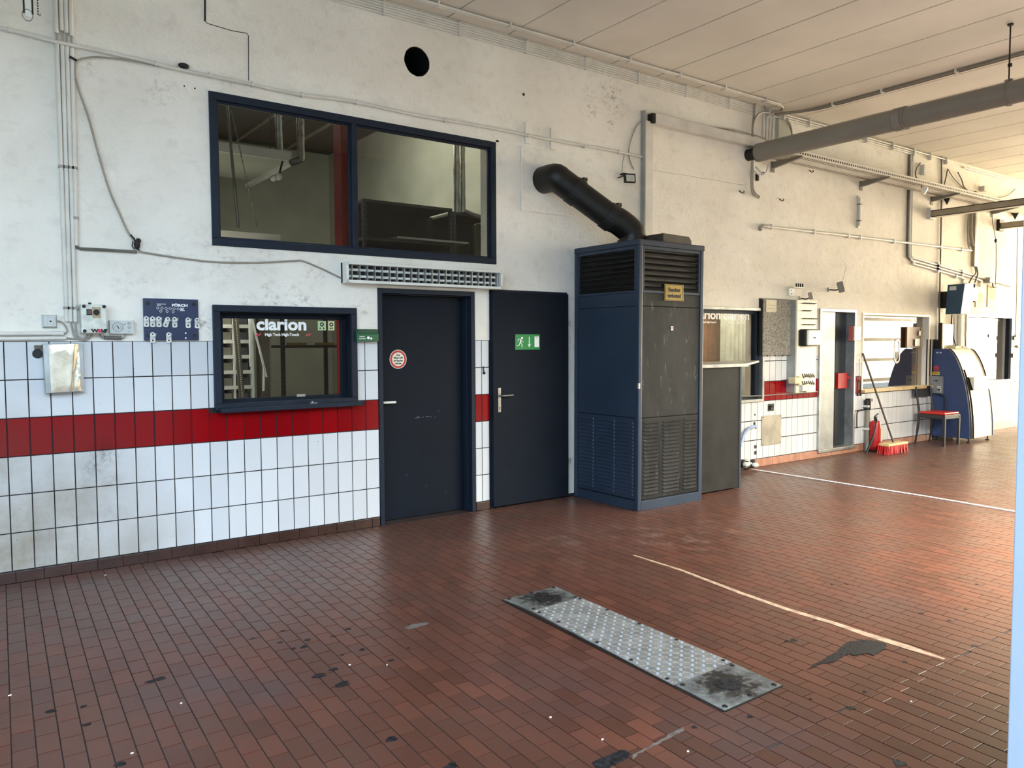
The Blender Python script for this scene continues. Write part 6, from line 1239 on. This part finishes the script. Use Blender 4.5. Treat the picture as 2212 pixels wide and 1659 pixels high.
SCR = (('close to the brown skirting at the left', (0.514,-0.172)), ('in the left foreground', (0.470,-2.460)), ('near the bottom left corner of the picture', (0.219,-2.785)), ('mid floor, the left of two', (1.226,-2.522)), ('mid floor, the right of two', (1.372,-2.631)),
  ('just above the rectangular asphalt patch', (1.728,-3.774)), ('at the bottom right of the rectangular asphalt patch', (1.927,-4.032)), ('left of the near square steel plate', (1.678,-3.512)), ('at the very left edge of the floor', (-0.125,-1.925)), ('at the right, beyond the large asphalt repair', (3.015,-4.327)))
for lab, (x, y) in SCR:
    P = [(x+random.uniform(.003, .008)*math.cos(2*math.pi*k/5), y+random.uniform(.002, .005)*math.sin(2*math.pi*k/5)) for k in range(5)]
    t = thing('paper_scrap', 'tiny white scrap on the red tiles '+lab, 'scrap', (x, y, 0)); ob('scrap', G().prismz(P, .0005, .004), M_TXTW, t)

# ---------------------------------------------------------------- relief on the plaster
a_, b_ = (4.150,3.406), (4.730,2.801)
ob('plaster_patch', G().box(a_[0], b_[0], -.012, .001, b_[1], a_[1]), PLASTER, wall, bev=.006)
for lab, p0, p1 in (('short upright whitewashed lath left above the flue pipe', (4.200,3.637), (4.260,3.439)), ('short upright whitewashed lath right above the flue pipe', (4.509,3.630), (4.572,3.426))):
    t = thing('wall_lath', lab, 'lath', (p0[0], 0, p1[1])); ob('strip', G().box(p0[0], p1[0], -.018, 0, p1[1], p0[1]), PLASTER, t, bev=.002)
ob('plaster_crack', G().tube([(1.306,-0.001,4.070),(1.302,-0.001,3.893)], .007, 4).tube([(1.302,-0.001,3.893),(1.324,-0.001,3.881),(1.422,-0.001,3.874),(1.489,-0.001,3.869),(1.604,-0.001,3.875),(1.614,-0.001,3.857),(1.607,-0.001,3.529)], .0028, 4), M_SOOTY, wall)
ob('plaster_crack', G().tube(smooth_path([(5.914,-0.001,3.407),(6.145,-0.001,3.406),(6.368,-0.001,3.413),(6.598,-0.001,3.415),(6.692,-0.001,3.411),(6.916,-0.001,3.422),(7.248,-0.001,3.418),(7.507,-0.001,3.426)]), .0018, 4), M_CABLE, wall)
c = (4.190,3.894); ob('drill_hole', G().cyl((c[0], .01, c[1]), (c[0], -.0012, c[1]), .014, 14), M_BLACK, wall)
for c in ((1.147,3.403), (1.219,3.400)):
    ob('drill_hole', G().cyl((c[0], .01, c[1]), (c[0], -.0012, c[1]), .006, 8), M_BLACK, wall)
for k, c in enumerate(((7.422,3.329), (8.206,3.317), (8.830,3.748))):
    t = thing('wall_hook', ('small hook in the plaster left of the bent conduit end', 'small hook in the plaster right of the bent conduit end', 'small dark snag in the plaster under the cable tray')[k], 'hook', (c[0], 0, c[1])); ob('hook', G().tube(smooth_path([(c[0]-.03, 0, c[1]+.02), (c[0]-.01, -.03, c[1]-.01), (c[0]+.025, -.03, c[1]), (c[0]+.03, -.02, c[1]+.02)]), .006, 5), M_SOOTY, t)

# ---------------------------------------------------------------- inside the store room (seen through the panes)
YA = 1.5
a_, b_ = (1.756,3.387), (2.484,3.376)
t = thing('hanging_canopy', 'pale flat canopy hanging under the store room ceiling, upper left pane', 'canopy', (a_[0], YA, a_[1]))
zc_ = 3.42; ob('front_edge', G().box(a_[0]-1.2, b_[0], YA-.01, YA+.02, zc_-.09, zc_), M_CONDUIT, t); ob('underside', G().box(a_[0]-1.2, b_[0], YA+.02, YA+1.1, zc_-.09, zc_-.06), M_STORE, t); ob('hanger', G().cyl((b_[0]-.1, YA+.3, zc_-.01), (b_[0]-.1, YA+.3, 4.67), .006, 6).cyl((b_[0]-.7, YA+.3, zc_-.01), (b_[0]-.7, YA+.3, 4.67), .006, 6), M_SOOTY, t); ob('strip_light', G().box(b_[0]-.03, b_[0]+.03, YA, YA+1.35, zc_-.12, zc_-.09), M_WHITEPL, t)
a_, b_ = (1.608,2.547), (2.184,2.536)
t = thing('hanging_canopy', 'pale long lamp casing at the bottom of the left store window pane', 'canopy', (a_[0], 1.0, b_[1])); zc_ = (a_[1]+b_[1])/2; ob('casing', G().box(a_[0]-1.0, b_[0], 1.0, 1.25, zc_-.07, zc_), M_CONDUIT, t, bev=.004); ob('lower_lip', G().box(a_[0]-1.0, b_[0]-.01, .99, 1.24, zc_-.085, zc_-.07), M_PIPE, t)
a_ = (2.682,2.991); t = thing('red_column', 'red painted steel column behind the middle of the store window', 'column', (a_[0], .7, 0)); ob('web', G().box(a_[0]-.045, a_[0]+.045, .66, .74, 0, 4.66), M_REDCOL, t); ob('flange', G().box(a_[0]-.07, a_[0]-.04, .62, .78, 0, 4.66).box(a_[0]+.04, a_[0]+.07, .62, .78, 0, 4.66), M_REDCOL, t)
def duct(lab, pt, pb, Y, r, grp='silver wrapped pipes in the store room', elbow=None):
    t = thing('silver_pipe', lab, 'pipe', (pt[0], Y, pb[1]), grp); rr = []
    P = [(pb[0], Y, pb[1]+(4.66-pb[1])*k/30) for k in range(31)]
    ob('wrapped_tube', G().tube(P, [r*random.uniform(.9, 1.1) for _ in P], 10), mat('wrapped_foil', (190, 190, 180), .3, metal=.8, var=.2, scale=20), t, smooth=True)
    if elbow: ob('elbow', G().tube([(pb[0], Y, pb[1]+.02), (pb[0]+elbow[0], Y, pb[1]-.01), (pb[0]+elbow[0]*2, Y, pb[1]-.03)], r*.9, 10), M_STEEL, t)
duct('silver wrapped pipe in the left pane, the left one of two', (2.408,3.777), (2.401,3.438), 1.6, .035); duct('silver wrapped pipe in the left pane, the right one with end elbow', (2.472,3.651), (2.465,3.272), 1.2, .035, elbow=(-.05, 0))
duct('silver wrapped pipe in the right pane, the left one of two', (4.009,3.550), (4.003,2.892), .9, .032); duct('silver wrapped pipe in the right pane, the right one turning to the side', (4.082,3.561), (4.076,2.903), .9, .028, elbow=(.11, 0))
a_, b_ = (1.756,3.648), (1.840,2.586); t = thing('steel_rod', 'thin steel rod hanging slanted behind the left store window pane', 'rod', (b_[0], 1.1, b_[1])); ob('rod', G().cyl((a_[0]-.03, 1.1, 4.2), (b_[0], 1.1, b_[1]), .014, 8), M_STEEL, t)
a_, b_ = (1.832,3.629), (2.041,2.611); t = thing('hanging_chain', 'thin slanted chain behind the left store window pane', 'chain', (b_[0], 1.2, b_[1])); cg = G()
for i in range(60): f_ = i/60; cg.ball((a_[0]+(b_[0]-a_[0])*f_, 1.2, a_[1]+(b_[1]-a_[1])*f_), .008, 4)
ob('links', cg, M_CABLE, t, kind='stuff')
a_ = (2.284,3.122); t = thing('ceiling_spot', 'small bright spotlight head under the canopy in the store room', 'lamp', (a_[0], 1.3, a_[1])); ob('head', G().ball((a_[0], 1.3, a_[1]), .035, 6).ball((a_[0]-.05, 1.3, a_[1]-.02), .03, 6), M_WHITEPL, t, smooth=True); ob('arm', G().tube([(a_[0], 1.3, a_[1]), (a_[0]+.04, 1.3, a_[1]+.15)], .01, 6), M_SOOTY, t)
# slotted angle racks
def rack(lab, x0, x1, y, d, z0, z1, shelves, m_post, m_shelf, cat='shelving', back=None):
    t = thing('storage_rack', lab, cat, (x0, y, 0))
    for x in (x0, x1):
        for yy in (y, y+d):
            ob('post', G().box(x-.018, x+.018, yy-.003, yy+.003, z0, z1).box(x-.018, x-.012, yy, yy+.035, z0, z1), m_post, t)
            hs = G(); z = z0+.05
            while z < z1-.04 and yy == y: hs.box(x-.004, x+.008, yy-.0042, yy-.003, z, z+.02); z += .05
            if hs.v: ob('slots', hs, M_BLACK, t, kind='stuff')
    for z in shelves: ob('shelf', G().box(x0, x1, y, y+d, z-.03, z), m_shelf, t)
    if back: ob('back_board', G().box(x0, x1, y+d, y+d+.01, back[0], back[1]), M_STOREDK, t)
a_, b_ = (3.252,3.036), (4.300,3.052)
M_ANG = mat('blue_grey_angle', (84, 90, 98), .5)
rack('slotted angle storage rack standing behind the right store window pane', a_[0], b_[0], 1.5, .5, 0, 3.05, (3.05, (3.315,2.661)[1], (3.313,2.551)[1], 1.0), M_ANG, M_STOREDK, back=(.4, 3.04))
rack('second bay of the slotted angle rack at the right edge of the store window', b_[0]+.045, 4.92, 1.5, .5, 0, 3.02, (3.02, 2.45, 1.0), M_ANG, M_STOREDK, back=(.4, 3.0))
t = thing('hanging_board', 'pale board edge lying across the storage rack in the store room', 'board', (3.9, 1.6, 2.4)); ob('panel', G().box(a_[0]+.35, b_[0]+.2, 1.45, 1.9, (3.862,2.687)[1]-.02, (3.862,2.687)[1]), M_GREYPL, t)
a_, b_ = (2.474,1.510), (2.915,1.507)
rack('dark blue storage rack seen through the right half of the hatch glass', a_[0], 3.12, 1.8, .45, 0, 2.2, (a_[1]+.03, .45), M_ANG, M_STOREDK)
t = thing('yellow_spirit_levels', 'row of yellowish wooden pieces lying on the rack behind the hatch glass', 'boards', (a_[0], 1.8, a_[1])); x = a_[0]+.05
for k in range(3): ob('piece', G().box(x+.30*k, x+.2+.30*k, 1.8, 1.84, a_[1]+.03, a_[1]+.055), mat('ochre_wood', (170, 144, 84), .6), t)
a_ = (2.781,2.166)
# pale rack with crates behind the left edge of the hatch glass
RY = .75
a_, b_ = (1.582,1.761), (1.760,1.131)
t = thing('crate_rack', 'white crate rack with grey bins behind the left edge of the hatch glass', 'rack', (a_[0], RY, 0)); x0, x1 = a_[0]-.05, b_[0]+.06
ob('side_frame', G().box(x0-.02, x0, RY, RY+.4, 0, 2.1).box(x1, x1+.02, RY, RY+.4, 0, 2.1), M_WHITEPL, t); ob('back_sheet', G().box(x0, x1, RY+.38, RY+.4, 0, 2.1), M_GREYPL, t)
z = .55
while z < 2.0:
    ob('shelf', G().box(x0, x1, RY, RY+.38, z-.03, z), M_WHITEPL, t); ob('grey_bin', G().box(x0+.02, (x0+x1)/2-.015, RY+.02, RY+.3, z, z+.065), M_PIPE, t, bev=.004); ob('dark_bin', G().box((x0+x1)/2+.015, x1-.02, RY+.03, RY+.3, z, z+.065), mat('dark_bin', (70, 74, 80), .5), t, bev=.004); ob('divider', G().box((x0+x1)/2-.008, (x0+x1)/2+.008, RY, RY+.2, z, z+.10), M_WHITEPL, t); z += .13
for lab, nm, pa, pb, w_, m_ in (('white perforated upright leaning behind the hatch glass', 'perforated_upright', (1.648,1.797), (1.689,1.101), .045, mat('brown_grey_upright', (92, 84, 72), .5)), ('pale narrow strip standing behind the hatch glass', 'pale_strip', (1.765,1.776), (1.764,1.364), .010, M_TXTW),
    ('long pale strip leaning diagonally behind the hatch glass', 'pale_strip', (1.784,1.775), (1.898,1.271), .014, M_TXTW), ('short pale strip standing at the foot of the leaning strip', 'pale_strip', (1.878,1.350), (1.870,1.153), .012, M_TXTW)):
    Y_ = .6; t = thing(nm, lab, 'strip', (pb[0], Y_, pb[1])); g_ = G().add([(pa[0]-w_/2, Y_, pa[1]), (pa[0]+w_/2, Y_, pa[1]), (pb[0]+w_/2, Y_, pb[1]), (pb[0]-w_/2, Y_, pb[1]), (pa[0]-w_/2, Y_+.02, pa[1]), (pa[0]+w_/2, Y_+.02, pa[1]), (pb[0]+w_/2, Y_+.02, pb[1]), (pb[0]-w_/2, Y_+.02, pb[1])], [(0,3,2,1),(4,5,6,7),(0,4,7,3),(1,2,6,5),(0,1,5,4),(3,7,6,2)])
    ob('bar', g_, m_, t)
    if 'perforated' in lab:
        hp_ = G()
        for k in range(44): f_ = k/44; x = pa[0]+(pb[0]-pa[0])*f_; z = pa[1]+(pb[1]-pa[1])*f_; hp_.box(x-.004, x+.004, Y_-.002, Y_, z-.004, z+.004)
        ob('light_holes', hp_, M_TXTW, t, kind='stuff')
a_, b_ = (1.930,1.764), (1.956,1.086)
t = thing('grey_post', 'wide brown grey post with a pale edge behind the hatch glass lettering', 'post', (a_[0], .7, 0)); a_ = (1.908,1.727); b_ = (2.006,1.728); ob('post', G().box(a_[0], b_[0], .8, .9, 0, 2.4), mat('brown_grey_post', (110, 102, 88), .6), t); ob('pale_edge', G().box(b_[0]-.012, b_[0], .79, .80, 0, 2.4), M_CABLE, t)

# ---------------------------------------------------------------- outside, behind the camera
t = thing('sky_blocking_wall', 'cream rendered wall added outside the right hand bays to block the blue sky', 'building', (17, -10, 0)); ob('facade', G().box(3.2, 30, -10.4, -10, -.1, 8.5), mat('cream_render', (226, 200, 150), .85), t); ob('coping', G().box(3.1, 30.1, -10.5, -9.9, 8.5, 8.6), M_GREYPL, t)  # added out of view: blocks blue sky and bounces warm light into the bays
t = thing('reflection_dimming_house', 'dark rendered house added across the yard to dim the reflections', 'building', (5, -24, 0)); ob('facade', G().box(-26, 14, -24.5, -24, -.1, 5.4), M_HOUSE, t); ob('roof', G().prismx([(-24.9, 5.4), (-23.6, 5.4), (-26, 6.8), (-28.4, 5.4)], -26.3, 14.3), M_SOOTY, t)  # added out of view so that doors and panes reflect something dark
for i in range(6): ob('window', G().box(-12+4.4*i, -10.6+4.4*i, -24.02, -23.98, 2.6, 4.1), M_BLACK, t)
